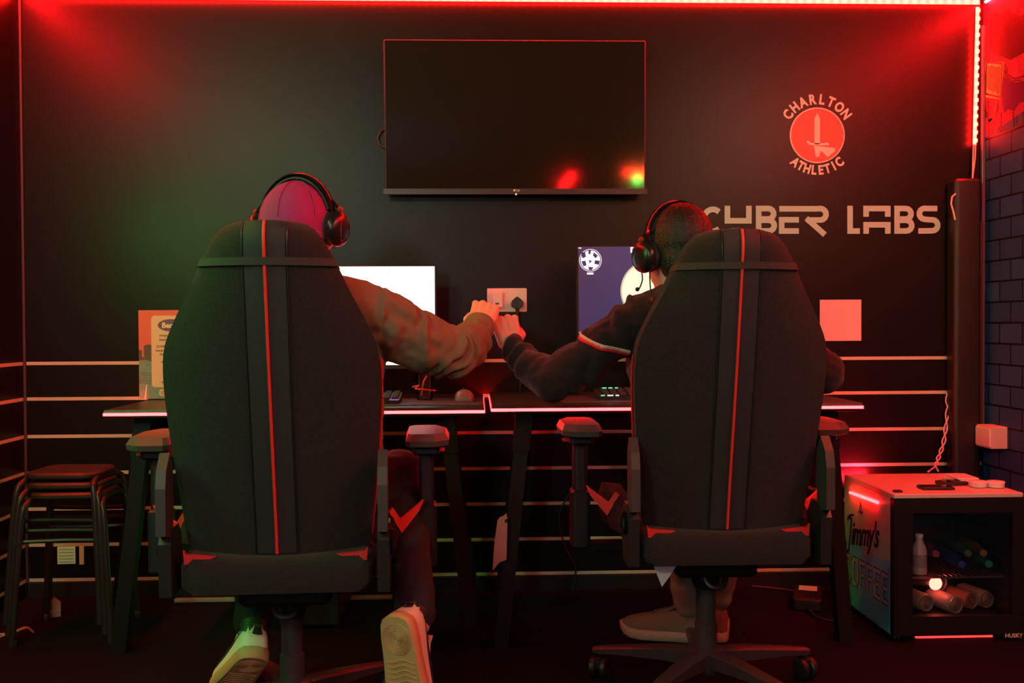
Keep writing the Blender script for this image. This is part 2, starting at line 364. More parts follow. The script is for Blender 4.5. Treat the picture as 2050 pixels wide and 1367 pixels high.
MB().rbox((XL, 1.45, 1.50), (XL+0.012, 2.35, 1.56), 0.004, 0, 2).build('housing', M_black, t)
MB().box((XL+0.0115, 1.47, 1.515), (XL+0.016, 2.33, 1.545)).build('diffuser', mat('green_bar', (0.2, 0.7, 0.2), 0.4, emit=(0.05, 1.0, 0.10), estr=190), t)
t = thing('fill_floor_lamp', 'added white globe fill lamp far behind the camera', 'lamp', (FILL_GLOBE.x, FILL_GLOBE.y, 0))
MB().lathe([(0.15, 0.0), (0.15, 0.015), (0.02, 0.03)], (FILL_GLOBE.x, FILL_GLOBE.y, 0)).build('base', M_black, t, True)
MB().cyl((FILL_GLOBE.x, FILL_GLOBE.y, 0.02), (FILL_GLOBE.x, FILL_GLOBE.y, FILL_GLOBE.z-0.14), 0.011).build('pole', M_black, t, True)
mgl = bpy.data.materials.new('fill_globe_glass'); mgl.use_nodes = True; nt_ = mgl.node_tree; nt_.nodes.remove(nt_.nodes['Principled BSDF'])
tr1 = nt_.nodes.new('ShaderNodeBsdfTransparent'); em1 = nt_.nodes.new('ShaderNodeEmission'); em1.inputs[0].default_value = (0.75, 0.92, 0.95, 1); em1.inputs[1].default_value = 1.0
ad1 = nt_.nodes.new('ShaderNodeAddShader'); nt_.links.new(tr1.outputs[0], ad1.inputs[0]); nt_.links.new(em1.outputs[0], ad1.inputs[1]); nt_.links.new(ad1.outputs[0], nt_.nodes['Material Output'].inputs[0])
MB().ball(FILL_GLOBE, 0.14, 20).build('globe', mgl, t, True)
for (lx, ly, pw), lab in zip(LAMPS, ('round ceiling lamp at the rear left of the room', 'added round ceiling lamp at the rear right of the room', 'added round ceiling lamp above the left wall beside the camera', 'added round ceiling lamp above the right wall beside the camera')):
    t = thing('ceiling_lamp', lab, 'lamp', (lx, ly, CEIL))
    MB().lathe([(0.20, 0.0), (0.20, -0.02), (0.17, -0.022)], (lx, ly, CEIL)).build('base', M_white, t, True)
    MB().lathe([(0.17, -0.02), (0.15, -0.05), (0.08, -0.065), (0.01, -0.068)], (lx, ly, CEIL)).build('diffuser', mat('lamp_glass', (0.8, 0.75, 0.6), 0.4, emit=(1.0, 0.72, 0.42), estr=1.2), t, True)

# ------------------------------------------------------------------ television
TVa, TVb = at(768, 80, D-0.085), at(1293, 388, D-0.085)
t = thing('television', 'large switched-off flat television mounted on the back wall', 'television', ((TVa.x+TVb.x)/2, D-0.08, TVb.z))
tilt = Matrix.Translation(((TVa.x+TVb.x)/2, D-0.085, TVb.z)) @ Matrix.Rotation(math.radians(1.0), 4, 'X') @ Matrix.Translation((-(TVa.x+TVb.x)/2, -(D-0.085), -TVb.z))
bz = at(1000, 378, D-0.085).z
MB().rbox((TVa.x, D-0.085, TVb.z), (TVb.x, D-0.045, TVa.z), 0.006, 1).xf(tilt).build('case', M_black, t)
MB().box((TVa.x+0.006, D-0.0866, bz), (TVb.x-0.006, D-0.084, TVa.z-0.005)).xf(tilt).build('screen', mat('tv_glass', (0.016, 0.014, 0.011), 0.065, spec=0.5), t)
MB().box((TVa.x-0.004, D-0.092, TVb.z-0.002), (TVb.x+0.004, D-0.078, bz)).xf(tilt).build('bottom_bezel', mat('tv_bezel', (0.03, 0.018, 0.014), 0.35), t)
MB().rbox((-0.02+(TVa.x+TVb.x)/2-0.2, D-0.05, TVb.z+0.12), ((TVa.x+TVb.x)/2+0.2, D, TVb.z+0.4), 0.01, 1).build('wall_mount', M_black, t)
xc = at(1033, 382, D-0.09).x
lg = (V((0, D-0.0922, TVb.z)), V((1, 0, 0)), V((0, 0, 1)), V((0, -1, 0)))
mlg = mat('logo_silver', (0.7, 0.66, 0.6), 0.4)
mb = MB().prism(circ(xc-0.006, 0.0125, 0.0042, 16), lg, 0, 0.0006); text('LG', 0.010, (V((xc+0.001, D-0.0922, TVb.z+0.009)),)+lg[1:], 0, 0.0006, 0.0003, mb=mb); mb.xf(tilt).build('logo', mlg, t)
MB().prism(circ(xc, -0.002, 0.0036, 12), lg, 0, 0.002).xf(tilt).build('standby_light', mat('standby', (0.9, 0.4, 0.3), 0.4, emit=(1, 0.30, 0.22), estr=1.6), t)
MB().tube([at(775, 258, D-0.02), at(763, 262, D-0.014), at(756, 276, D-0.012), at(760, 290, D-0.014), at(775, 298, D-0.02)], 0.0035, 8).build('cable_loop', M_black, t, True)

# ------------------------------------------------------------------ emblem
c = wallpt(1636, 271); R1 = (wallpt(1691, 271)[0]-wallpt(1581, 271)[0])/2; s = R1/55.0
t = thing('club_emblem', 'round red club emblem with sword reading CHARLTON ATHLETIC on the back wall', 'emblem', (c[0], D, c[1]))
M_pink = mat('emblem_white', (0.80, 0.74, 0.70), 0.5, var=0.03); M_ered = mat('emblem_red', (0.80, 0.13, 0.10), 0.5, var=0.04)
MB().prism(circ(c[0], c[1], R1, 56), WF, 0.0002, 0.0014).build('rim', M_pink, t)
MB().prism(circ(c[0], c[1], R1*0.955, 56), WF, 0.0012, 0.0022).build('disc', M_ered, t)
def ep(px, py): return wallpt(px, py)
mb = MB().prism([ep(*p) for p in [(1630, 289), (1630, 238), (1635.5, 226), (1641, 238), (1641, 289)]], WF, 0.002, 0.0032)
mb.ribbon([ep(*p) for p in [(1616, 282), (1619, 287), (1627, 289), (1650, 289), (1656, 288), (1658, 291)]], 4.2*s, WF, 0.002, 0.0032)
mb.build('sword', M_pink, t)
mb = MB().prism([ep(*p) for p in [(1629, 292), (1650, 294), (1672, 297), (1670, 304), (1656, 315), (1648, 306), (1642, 302), (1640, 313), (1633, 315), (1631, 304)]], WF, 0.002, 0.0032)
mb.build('hand', M_pink, t)
for word, rad, a0, a1, flip in (('CHARLTON', R1*1.13, 145, 36, 1), ('ATHLETIC', R1*1.40, 230, 310, -1)):
    for i, ch in enumerate(word):
        a = math.radians(a0+(a1-a0)*i/(len(word)-1)); o = V((c[0]+rad*math.cos(a), D, c[1]+rad*math.sin(a)))
        v_ = V((math.cos(a), 0, math.sin(a)))*flip; u = V((math.sin(a), 0, -math.cos(a)))*flip
        text(ch, 27*s if flip > 0 else 25*s, (o, u, v_, V((0, -1, 0))), 0.0002, 0.0014, 0.045*21*s, align='CENTER', sx=0.80).build('letter', M_pink, t)

# ------------------------------------------------------------------ CYBER LABS lettering
t = thing('wall_lettering', 'large beige CYBER LABS lettering on the back wall', 'lettering', (wallpt(1640, 440)[0], D, wallpt(1640, 468)[1]))
sw = (wallpt(1655, 440)[0]-wallpt(1644, 440)[0])
def arc(cx, cy, r, a0, a1, n=7, ry=None): return [(cx+r*math.cos(math.radians(a0+(a1-a0)*i/n)), cy-(ry or r)*math.sin(math.radians(a0+(a1-a0)*i/n))) for i in range(n+1)]
LET = [
 [arc(1427, 441, 19, 50, 180, 8, 22), arc(1427, 441, 19, 180, 310, 8, 22)],
 [[(1456, 412), (1456, 442), (1499, 442), (1499, 412)], [(1464, 462.5), (1484, 462.5)]],
 [[(1518.5, 412), (1518.5, 468)], [(1520, 417.5)]+arc(1538, 428, 10.5, 90, -90, 7)+[(1524, 438.5)], [(1524, 441)]+arc(1539, 451.7, 10.7, 90, -90, 7)+[(1520, 462.5)]],
 [[(1599, 462.5), (1564.5, 462.5), (1564.5, 440), (1599, 440)]],
 [[(1560, 418)]+[(1635, 418)]+arc(1642, 429, 11.5, 90, -90, 7)+[(1614, 440.5)], [(1614, 437), (1651, 470)]],
 [[(1701.5, 412), (1701.5, 462.5), (1721, 462.5)]],
 [[(1733.5, 434), (1733.5, 417.5), (1777, 417.5), (1777, 434)], [(1733.5, 468), (1733.5, 450), (1777, 450), (1777, 468)]],
 [[(1795.5, 412), (1795.5, 468)], [(1797, 417.5)]+arc(1813, 428, 10.5, 90, -90, 7)+[(1801, 438.5)], [(1801, 441)]+arc(1814, 451.7, 10.7, 90, -90, 7)+[(1797, 462.5)]],
 [[(1876, 417.5)]+[(1855, 417.5)]+arc(1851, 428, 11, 90, 270, 7, 11)+[(1862, 440)]+arc(1866, 451, 11, 90, -90, 7)+[(1838, 462.5)]],
]
for letter in LET:
    mb = MB()
    for k_, path in enumerate(letter): mb.ribbon([wallpt(*p) for p in path], sw, WF, 0.0003, 0.0022+0.0005*k_)
    mb.build('letter', M_letter, t)

# blank white label (its printed code is left out)
a, c = wallpt(1641, 600), wallpt(1724, 682)
tag(MB().rbox((a[0], D-0.0016, c[1]), (c[0], D-0.0002, a[1]), 0.002, 1, 2).build('wall_label', mat('label_white', (0.72, 0.60, 0.56), 0.5, var=0.04)), 'square white sticker on the back wall below the lettering', 'label')

# ------------------------------------------------------------------ sockets
a, c = at(975, 577, D-0.01), at(1055, 624, D-0.01)
t = thing('wall_socket', 'white double wall socket on the back wall between the monitors', 'socket', ((a.x+c.x)/2, D, c.z))
MB().rbox((a.x, D-0.010, c.z), (c.x, D, a.z), 0.004, 1).build('plate', M_white, t, True)
q0, q1 = at(985, 585, D-0.012), at(1006, 616, D-0.012)
for dx in (0.052, 0.066): MB().rbox((a.x+dx, D-0.014, a.z-0.020), (a.x+dx+0.010, D-0.009, a.z-0.008), 0.002, 1, 2).build('switch', M_paper, t)
tt = thing('usb_charger', 'white square plug-in charger in the left half of the wall socket', 'charger', ((q0.x+q1.x)/2, D-0.02, q1.z))
MB().rbox((q0.x, D-0.045, q1.z), (q1.x, D-0.010, q0.z), 0.006, 1).build('body', M_paper, tt, True)
MB().box((q0.x+0.012, D-0.0465, q1.z+0.012), (q0.x+0.026, D-0.044, q1.z+0.018)).build('port', M_grey, tt)
pc = at(1035, 606, D-0.02)
tt = thing('power_plug', 'black three-pin plug in the right half of the wall socket', 'plug', (pc.x, D-0.02, pc.z-0.02))
r_ = 0.023
MB().prism([(pc.x-0.9*r_, pc.z-0.7*r_), (pc.x-r_, pc.z-0.2*r_), (pc.x-0.8*r_, pc.z+0.35*r_), (pc.x-0.3*r_, pc.z+0.85*r_), (pc.x, pc.z+r_), (pc.x+0.3*r_, pc.z+0.85*r_), (pc.x+0.85*r_, pc.z+0.35*r_), (pc.x+r_, pc.z-0.2*r_), (pc.x+0.9*r_, pc.z-0.7*r_), (pc.x+0.35*r_, pc.z-0.95*r_), (pc.x-0.35*r_, pc.z-0.95*r_)], WF, 0.010, 0.045).build('body', M_black, tt)
MB().tube([(pc.x, D-0.028, pc.z-0.02), (pc.x+0.002, D-0.03, pc.z-0.045), (pc.x+0.01, D-0.02, pc.z-0.12), (pc.x+0.012, D-0.015, pc.z-0.3), (pc.x+0.01, D-0.015, 0.75)], [0.0075, 0.006, 0.0035, 0.0035, 0.0035], 8).build('cable', M_black, tt, True)
a = at(1966, 850, D-0.1); c = at(1967, 893, D-0.1)
t = thing('junction_box', 'white surface socket box at the right corner above the drinks fridge', 'socket box', (XR-0.04, D-0.1, c.z))
MB().rbox((XR-0.062, D-0.19, c.z), (XR-0.0002, D-0.075, a.z), 0.004, 2).build('box', mat('box_white', (0.62, 0.52, 0.48), 0.5), t)
MB().rbox((XR-0.067, D-0.185, c.z+0.006), (XR-0.061, D-0.08, a.z-0.006), 0.003, 0, 3).build('cover', M_white, t)
# black cable duct in the corner
a, c = at(1908, 358, D-0.06), at(1960, 880, D-0.06)
t = thing('cable_duct', 'tall black cable duct standing in the right corner of the back wall', 'cable duct', ((a.x+c.x)/2, D-0.04, 0))
MB().rbox((a.x, D-0.075, 0.0), (c.x+0.004, D-0.001, a.z), 0.018, 2, 6).build('duct', mat('duct_black', (0.012, 0.010, 0.010), 0.45, var=0.1), t, True)
MB().rbox((c.x+0.008, D-0.045, 0.56), (c.x+0.022, D-0.02, at(1960, 600, D).z+0.3), 0.005, 2).build('conduit', mat('conduit_grey', (0.05, 0.045, 0.04), 0.3), t)
MB().tube([at(1912, 440, D-0.09), at(1909, 425, D-0.092), at(1904, 408, D-0.094), at(1906, 394, D-0.092), at(1913, 388, D-0.085)], 0.0035, 8).build('cable_end', mat('pink_white_cable'), t, True)
# twisted white cable that drops to the fridge
def bez(pts, n=8):
    out = []; P_ = [V(p) for p in pts]; P_ = [P_[0]*2-P_[1]]+P_+[P_[-1]*2-P_[-2]]
    for i in range(1, len(P_)-2):
        for k in range(n):
            u = k/n; a_, b_, c_, d_ = P_[i-1:i+3]
            out.append(0.5*((2*b_)+(c_-a_)*u+(2*a_-5*b_+4*c_-d_)*u*u+(3*b_-a_-3*c_+d_)*u**3))
    return out+[P_[-2]]
ctr = bez([at(1896, 786, D-0.01), at(1897, 820, D-0.02), at(1893, 860, D-0.03), at(1888, 890, D-0.05), at(1880, 912, D-0.08), at(1874, 930, D-0.12)], 10)
t = thing('twisted_cable', 'pinkish white twisted cable hanging down to the fridge top', 'cable', at(1868, 945, 3.52))
for ph, end in ((0, at(1858, 946, 3.48)), (PI, at(1878, 944, 3.50))):
    pts = [p+V((math.sin(i*0.42+ph)*0.006, math.cos(i*0.42+ph)*0.005, 0)) for i, p in enumerate(ctr)]+[end+V((0, 0, 0.003))]
    MB().tube(pts, 0.0028, 7).build('wire', mat('pink_white_cable'), t, True)
# ------------------------------------------------------------------ desks
YF, YB = 3.12, 3.74
def desk(xa, xb, zs, lab, legs):
    x0, x1 = at(*xa, YF).x, at(*xb, YF).x
    t = thing('gaming_desk', lab, 'desk', ((x0+x1)/2, (YF+YB)/2, 0), group='gaming desks along the back wall')
    top = [(x0, YF), (x1, YF), (x1, YB), (x0, YB)]
    def ring(ins, z): return [(x0+ins, YF+ins, z), (x1-ins, YF+ins, z), (x1-ins, YB, z), (x0+ins, YB, z)]
    MB().loft([ring(0.09, zs-0.022), ring(0.0, zs-0.012), ring(-0.002, zs-0.0046), ring(0.004, zs-0.0045), ring(0.004, zs+0.0045), ring(-0.0005, zs+0.0046), ring(0.002, zs+0.014)]).build('desk_top', M_deskTop, t)
    mb = MB(); h = 0.0042
    mb.box((x0-0.001, YF-0.0015, zs-h), (x1+0.001, YF+0.005, zs+h)); mb.build('led_edge', M_deskled, t)
    for xs in ((x0-0.0015, x0+0.005), (x1-0.005, x1+0.0015)):
        MB().box((xs[0], YF+0.006, zs-h), (xs[1], YB, zs+h)).build('led_edge', M_deskled, t)
    # splayed square legs, rails under the top
    lt = zs-0.018
    def leg(a, c, y0, y1, wd=0.045):
        A = V((at(a, 870, y0).x, y0, lt)); C = V((at(c, 1298, y1).x, y1, 0.0)); hw = wd/2
        mb = MB().loft([[C+V((-hw, -hw, 0)), C+V((hw, -hw, 0)), C+V((hw, hw, 0)), C+V((-hw, hw, 0))], [A+V((-hw, -hw, 0)), A+V((hw, -hw, 0)), A+V((hw, hw, 0)), A+V((-hw, hw, 0))]])
        l = mb.build('leg', M_blackm, t)
        hw2 = hw+0.004; B = A+(C-A)*0.16
        MB().loft([[B+V((-hw2, -hw2, 0)), B+V((hw2, -hw2, 0)), B+V((hw2, hw2, 0)), B+V((-hw2, hw2, 0))], [A+V((-hw2, -hw2, 0)), A+V((hw2, -hw2, 0)), A+V((hw2, hw2, 0)), A+V((-hw2, hw2, 0))]]).build('leg_bracket', M_blackm, l)
        return A, C
    tops = []
    for (a, c) in legs:
        A, C = leg(a, c, YF+0.08, YF+0.02); A2, C2 = leg(a, c, YB-0.08, YB-0.05)
        MB().box((A.x-0.018, YF+0.08, lt-0.05), (A.x+0.018, YB-0.08, lt-0.012)).build('side_rail', M_blackm, t)
        tops.append(A)
    MB().box((tops[0].x, YB-0.10, lt-0.055), (tops[1].x, YB-0.06, lt-0.015)).build('back_rail', M_blackm, t)
    return t
zs1, zs2 = at(590, 827, YF).z, at(1350, 818, YF).z
desk((207, 830), (970, 824), zs1, 'black gaming desk on the left with a glowing red front edge', [(292, 240), (893, 948)])
desk((984, 822), (1728, 814), zs2, 'black gaming desk on the right with a glowing red front edge', [(1050, 1003), (1655, 1690)])
DZ1, DZ2 = zs1+0.0142, zs2+0.0142
# desk mats
M_matd = mat('desk_mat', (0.030, 0.026, 0.030), 0.7, var=0.15, vscale=120)
M_medge = mat('mat_edge', (0.16, 0.13, 0.15), 0.6)
for x0, x1, z, lab in ((at(560, 800, 3.2).x, at(968, 800, 3.2).x, DZ1, 'dark desk mat with a pale rim on the left desk'), (at(1120, 800, 3.2).x, at(1560, 800, 3.2).x, DZ2, 'dark desk mat under the keyboard on the right desk')):
    t = thing('desk_mat', lab, 'desk mat', ((x0+x1)/2, 3.35, z))
    MB().rbox((x0, 3.20, z+0.0002), (x1, 3.46, z+0.004), 0.012, 2).build('mat', M_matd, t)
    MB().box((x0+0.012, 3.1988, z+0.0008), (x1-0.012, 3.2002, z+0.0042)).build('stitched_rim', M_medge, t)

# ------------------------------------------------------------------ monitors
def monitor(lx, topy, rx, name, label, screen_mat, z_desk, Y=3.50, wd=0.61, ht=0.345):
    if rx is None: x0 = at(lx, topy, Y).x; x1 = x0+wd
    else: x1 = at(rx, topy, Y).x; x0 = x1-wd
    z1 = at(lx or rx, topy, Y).z; z0 = z1-ht; xc = (x0+x1)/2
    t = thing('monitor', label, 'monitor', (xc, Y+0.1, z_desk))
    MB().rbox((x0-0.006, Y, z0-0.016), (x1+0.006, Y+0.035, z1+0.004), 0.005, 1).build('case', M_black, t)
    sc = MB().box((x0, Y-0.0012, z0), (x1, Y+0.001, z1)).build('screen', screen_mat, t)
    MB().rbox((xc-0.03, Y+0.035, z_desk+0.012), (xc+0.03, Y+0.065, z0+0.2), 0.008, 2).build('stand_neck', M_black, t)
    MB().rbox((xc-0.12, Y-0.03, z_desk+0.0002), (xc+0.12, Y+0.16, z_desk+0.013), 0.02, 2).build('stand_base', M_black, t)
    return t, sc, (x0, x1, z0, z1)
m_wh = mat('white_screen', (0.02, 0.02, 0.02), 0.3, emit=(1.0, 0.98, 0.97), estr=1.25)
t, sc, (x0, x1, z0, z1) = monitor(None, 533, 870, 'monitor', 'monitor with a bright white screen on the left desk', m_wh, DZ1)
SY = 3.4986
SF = (V((0, SY, 0)), V((1, 0, 0)), V((0, 0, 1)), V((0, -1, 0)))
def spt(px, py): p = at(px, py, SY); return (p.x, p.z)
m_gl = mat('screen_grey', (0.02, 0.02, 0.02), 0.3, emit=(0.55, 0.52, 0.50), estr=1.0)
mb = MB()
mb.ribbon([spt(779, 534), spt(778, 552), spt(777, 720)], 0.0012, SF, 0.0002, 0.0006)
for q in ([(690, 537), (693, 535)], [(702, 538), (705, 535), (706, 540)], [(740, 541), (742, 546)], [(746, 541), (747, 546)], [(708, 545), (712, 545)]): mb.ribbon([spt(*p) for p in q], 0.0012, SF, 0.0002, 0.0006)
mb.build('screen_lines', m_gl, sc)
# right screen: dusk sky with moon and a globe icon
ms = bpy.data.materials.new('desktop_screen'); ms.use_nodes = True; nt = ms.node_tree; b = nt.nodes['Principled BSDF']; b.inputs['Base Color'].default_value = (0.02, 0.02, 0.02, 1); b.inputs['Roughness'].default_value = 0.3
tc = nt.nodes.new('ShaderNodeTexCoord'); sp = nt.nodes.new('ShaderNodeSeparateXYZ'); nt.links.new(tc.outputs['Generated'], sp.inputs[0])
rp = nt.nodes.new('ShaderNodeValToRGB'); e = rp.color_ramp.elements; e[0].position = 0.0; e[0].color = (0.052, 0.026, 0.085, 1); e[1].position = 0.35; e[1].color = (0.030, 0.032, 0.125, 1)
nt.links.new(sp.outputs['X'], rp.inputs[0]); nt.links.new(rp.outputs[0], b.inputs['Emission Color']); b.inputs['Emission Strength'].default_value = 1.0
t, sc, (x0, x1, z0, z1) = monitor(1158, 494, None, 'monitor', 'monitor with a dusk wallpaper and a moon on the right desk', ms, DZ2)
m_moon = mat('screen_moon', (0.02, 0.02, 0.02), 0.3, emit=(1.0, 0.86, 0.62), estr=1.15); m_halo = mat('screen_moon_rim', (0.02, 0.02, 0.02), 0.3, emit=(0.9, 0.62, 0.42), estr=0.8)
m_icon = mat('screen_white', (0.02, 0.02, 0.02), 0.3, emit=(1.0, 0.97, 1.0), estr=1.0); m_iconr = mat('screen_red', (0.02, 0.02, 0.02), 0.3, emit=(1.0, 0.2, 0.12), estr=0.9)
m_dark = mat('screen_navy', (0.02, 0.02, 0.02), 0.3, emit=(0.035, 0.025, 0.10), estr=1.0)
mc = spt(1303, 582); px = spt(1304, 582)[0]-mc[0]
MB().prism(circ(mc[0], mc[1], 61*px, 48), SF, 0.0002, 0.0005).build('moon_rim', m_halo, sc)
MB().prism(circ(mc[0], mc[1], 58*px, 48), SF, 0.0003, 0.0008).build('moon', m_moon, sc)
gc = spt(1182, 521)
MB().prism(circ(gc[0], gc[1], 22.5*px, 32), SF, 0.0002, 0.0005).build('icon_globe', m_icon, sc)
mb = MB().ribbon(circ(gc[0], gc[1], 20.5*px, 32), 1.6*px, SF, 0.0005, 0.0008, closed=True)
for q in ([(1163, 506), (1171, 504), (1173, 514), (1166, 517)], [(1164, 523), (1172, 522), (1174, 531), (1168, 533)], [(1178, 501), (1183, 501), (1182, 509), (1178, 508)], [(1189, 505), (1197, 512), (1192, 517), (1187, 511)],
          [(1179, 520), (1185, 523), (1180, 527)], [(1191, 521), (1201, 522), (1199, 530), (1190, 528)], [(1178, 534), (1188, 535), (1184, 541), (1179, 540)]): mb.prism([spt(*p) for p in q], SF, 0.0005, 0.0008)
mb.build('icon_globe_lines', m_dark, sc)
for (a, b_, c, d) in ((1175, 545.5, 1188, 549.5), (1158, 495.5, 1164, 497.5), (1262, 494.5, 1275, 506), (1163, 664.5, 1170, 667), (1159, 674.5, 1167, 678.5)):
    MB().prism([spt(*p) for p in [(a, b_), (c, b_), (c, d), (a, d)]], SF, 0.0002, 0.0006).build('icon', m_icon, sc)
MB().prism(circ(*spt(1160.5, 665.8), 1.8*px, 10), SF, 0.0002, 0.0006).build('icon', m_iconr, sc)
MB().prism([spt(*p) for p in [(1265, 497), (1272, 497), (1272, 502), (1265, 502)]], SF, 0.0006, 0.0009).build('icon', m_iconr, sc)

# computer tower with green light panels under the left desk
tx0 = at(560, 1000, 3.38).x
pc_ = thing('computer_tower', 'black computer tower with green side light under the left desk', 'computer', (tx0+0.1, 3.52, 0))
MB().rbox((tx0, 3.34, 0.012), (tx0+0.20, 3.70, 0.44), 0.008, 1, 3).build('case', M_black, pc_)
for x_ in (tx0+0.02, tx0+0.18):
    for y_ in (3.38, 3.66): MB().cyl((x_, y_, 0), (x_, y_, 0.013), 0.012, n=10).build('foot', M_black, pc_)
m_pcg = mat('tower_green', (0.1, 0.6, 0.2), 0.4, emit=(0.04, 1.0, 0.12), estr=1.2)
MB().box((tx0-0.0012, 3.42, 0.10), (tx0+0.0002, 3.66, 0.36)).build('light_panel', m_pcg, pc_)
MB().box((tx0+0.1998, 3.60, 0.10), (tx0+0.2012, 3.66, 0.36)).build('light_panel', m_pcg, pc_)
# ------------------------------------------------------------------ keyboards, mice, glass
m_key = mat('key_black', (0.015, 0.015, 0.017), 0.5); m_pur = mat('purple_glow', (0.3, 0.1, 0.4), 0.4, emit=(0.55, 0.12, 0.8), estr=0.9)
m_grn = mat('green_glow', (0.1, 0.4, 0.3), 0.4, emit=(0.10, 0.8, 0.42), estr=0.9); m_wht = mat('white_glow', (0.5, 0.5, 0.5), 0.4, emit=(0.75, 0.85, 1.0), estr=0.9)
def keyboard(x1, y0, z, lab, glows, wd=0.43):
    t = thing('keyboard', lab, 'keyboard', (x1-wd/2, y0+0.07, z)); x0 = x1-wd
    MB().loft([[(x0, y0, z), (x1, y0, z), (x1, y0+0.14, z), (x0, y0+0.14, z)], [(x0, y0, z+0.012), (x1, y0, z+0.012), (x1, y0+0.14, z+0.028), (x0, y0+0.14, z+0.028)]]).build('body', m_key, t)
    me = None
    for r in range(5):
        for k in range(15):
            cx = x0+0.014+k*(wd-0.028)/14.5+0.013; cy = y0+0.02+r*0.025; cz = z+0.0125+0.016*(cy-y0)/0.14
            if me is None:
                kb = MB().loft([[(-.0115, -.0105, 0), (.0115, -.0105, 0), (.0115, .0105, 0), (-.0115, .0105, 0)], [(-.009, -.008, .008), (.009, -.008, .008), (.009, .008, .008), (-.009, .008, .008)]]); o = kb.build('key', m_key, t); me = o.data
            else:
                o = bpy.data.objects.new('key', me); COL.objects.link(o); o.parent = t
            o.location = V((cx, cy, cz))-V(t.location)
    for (a, c_, row, mm) in glows:
        yy = y0+row; MB().box((a, yy, z+0.0128+0.016*row/0.14), (c_, yy+0.003, z+0.0150+0.016*row/0.14)).build('glow', mm, t)
    return t
k1 = at(801, 783, 3.27).x
keyboard(k1, 3.22, DZ1+0.0042, 'black keyboard with purple lighting on the left desk mat', [(k1-0.03, k1-0.002, -0.003, m_pur)])
k2 = at(1262, 770, 3.3).x
keyboard(k2+0.32, 3.26, DZ2+0.0042, 'black keyboard with green and white key lighting on the right desk', [])
for o in list(bpy.data.objects):
    if o.name.startswith('keyboard') and 'green' in o.get('label', ''):
        for px_, py_, wd_, mm in ((1207, 776, 8, m_grn), (1222, 776, 12, m_wht), (1236, 776, 7, m_wht), (1210, 762, 9, m_grn), (1222, 763, 8, m_grn), (1234, 762, 6, m_grn)):
            p = at(px_, py_, 3.255 if py_ > 770 else 3.33)
            zz = DZ2+0.0042+(0.013 if py_ > 770 else 0.033); MB().box((p.x-wd_*0.0008, p.y, zz), (p.x+wd_*0.0008, p.y+0.004, zz+0.004)).build('key_light', mm, o)
def mouse(p, lab, rz=0.1):
    t = thing('mouse', lab, 'mouse', p)
    R = Matrix.Translation(p) @ Matrix.Rotation(rz, 4, 'Z')
    prof = [(-0.055, 0.020, 0.014), (-0.045, 0.028, 0.028), (-0.02, 0.032, 0.038), (0.01, 0.031, 0.036), (0.035, 0.029, 0.027), (0.055, 0.024, 0.013)]
    rings = []
    for y, hw, h in prof: rings.append([(hw*math.cos(a), y, h*max(0, math.sin(a))**0.7 if math.sin(a) > 0 else 0) for a in (2*PI*i/18 for i in range(18))])
    MB().loft(rings).xf(R).build('shell', mat('mouse_shell', (0.16, 0.13, 0.16), 0.3), t, True)
    MB().rbox((-0.004, 0.012, 0.028), (0.004, 0.034, 0.040), 0.002, 0, 3).xf(R).build('scroll_wheel', M_black, t)
mouse(V((at(929, 785, 3.36).x, 3.36, DZ1+0.0044)), 'dark rounded computer mouse near the middle of the left desk')
mg = bpy.data.materials.new('clear_glass'); mg.use_nodes = True; nt = mg.node_tree; nt.nodes.remove(nt.nodes['Principled BSDF'])
fr_ = nt.nodes.new('ShaderNodeFresnel'); fr_.inputs[0].default_value = 1.5; tr_ = nt.nodes.new('ShaderNodeBsdfTransparent'); g_ = nt.nodes.new('ShaderNodeBsdfGlossy'); g_.inputs['Roughness'].default_value = 0.03
mxs = nt.nodes.new('ShaderNodeMixShader'); nt.links.new(fr_.outputs[0], mxs.inputs[0]); nt.links.new(tr_.outputs[0], mxs.inputs[1]); nt.links.new(g_.outputs[0], mxs.inputs[2]); nt.links.new(mxs.outputs[0], nt.nodes['Material Output'].inputs[0])
gp = at(850, 780, 3.4); gp.z = DZ1+0.0043
t = thing('drinking_glass', 'small clear glass on the left desk under the raised arm', 'glass', gp)
MB().lathe([(0.026, 0.0), (0.028, 0.01), (0.032, 0.085), (0.030, 0.085), (0.026, 0.012), (0.001, 0.008)], gp).build('bowl', mg, t, True)
MB().tube([gp+V((-0.012, 0, 0.014)), gp+V((-0.004, 0.004, 0.06)), gp+V((0.030, 0.002, 0.12))], 0.003, 8).build('straw', M_redtrim, t, True)
# coiled cable beside the glass
tag(MB().tube(bez([at(826, 775, 3.34), at(838, 772, 3.33), at(832, 778, 3.32), at(848, 780, 3.30), at(872, 782, 3.32)], 6), 0.003, 7).build('desk_cable', M_redtrim, None, True), 'thin red cable lying on the left desk near the glass', 'cable')

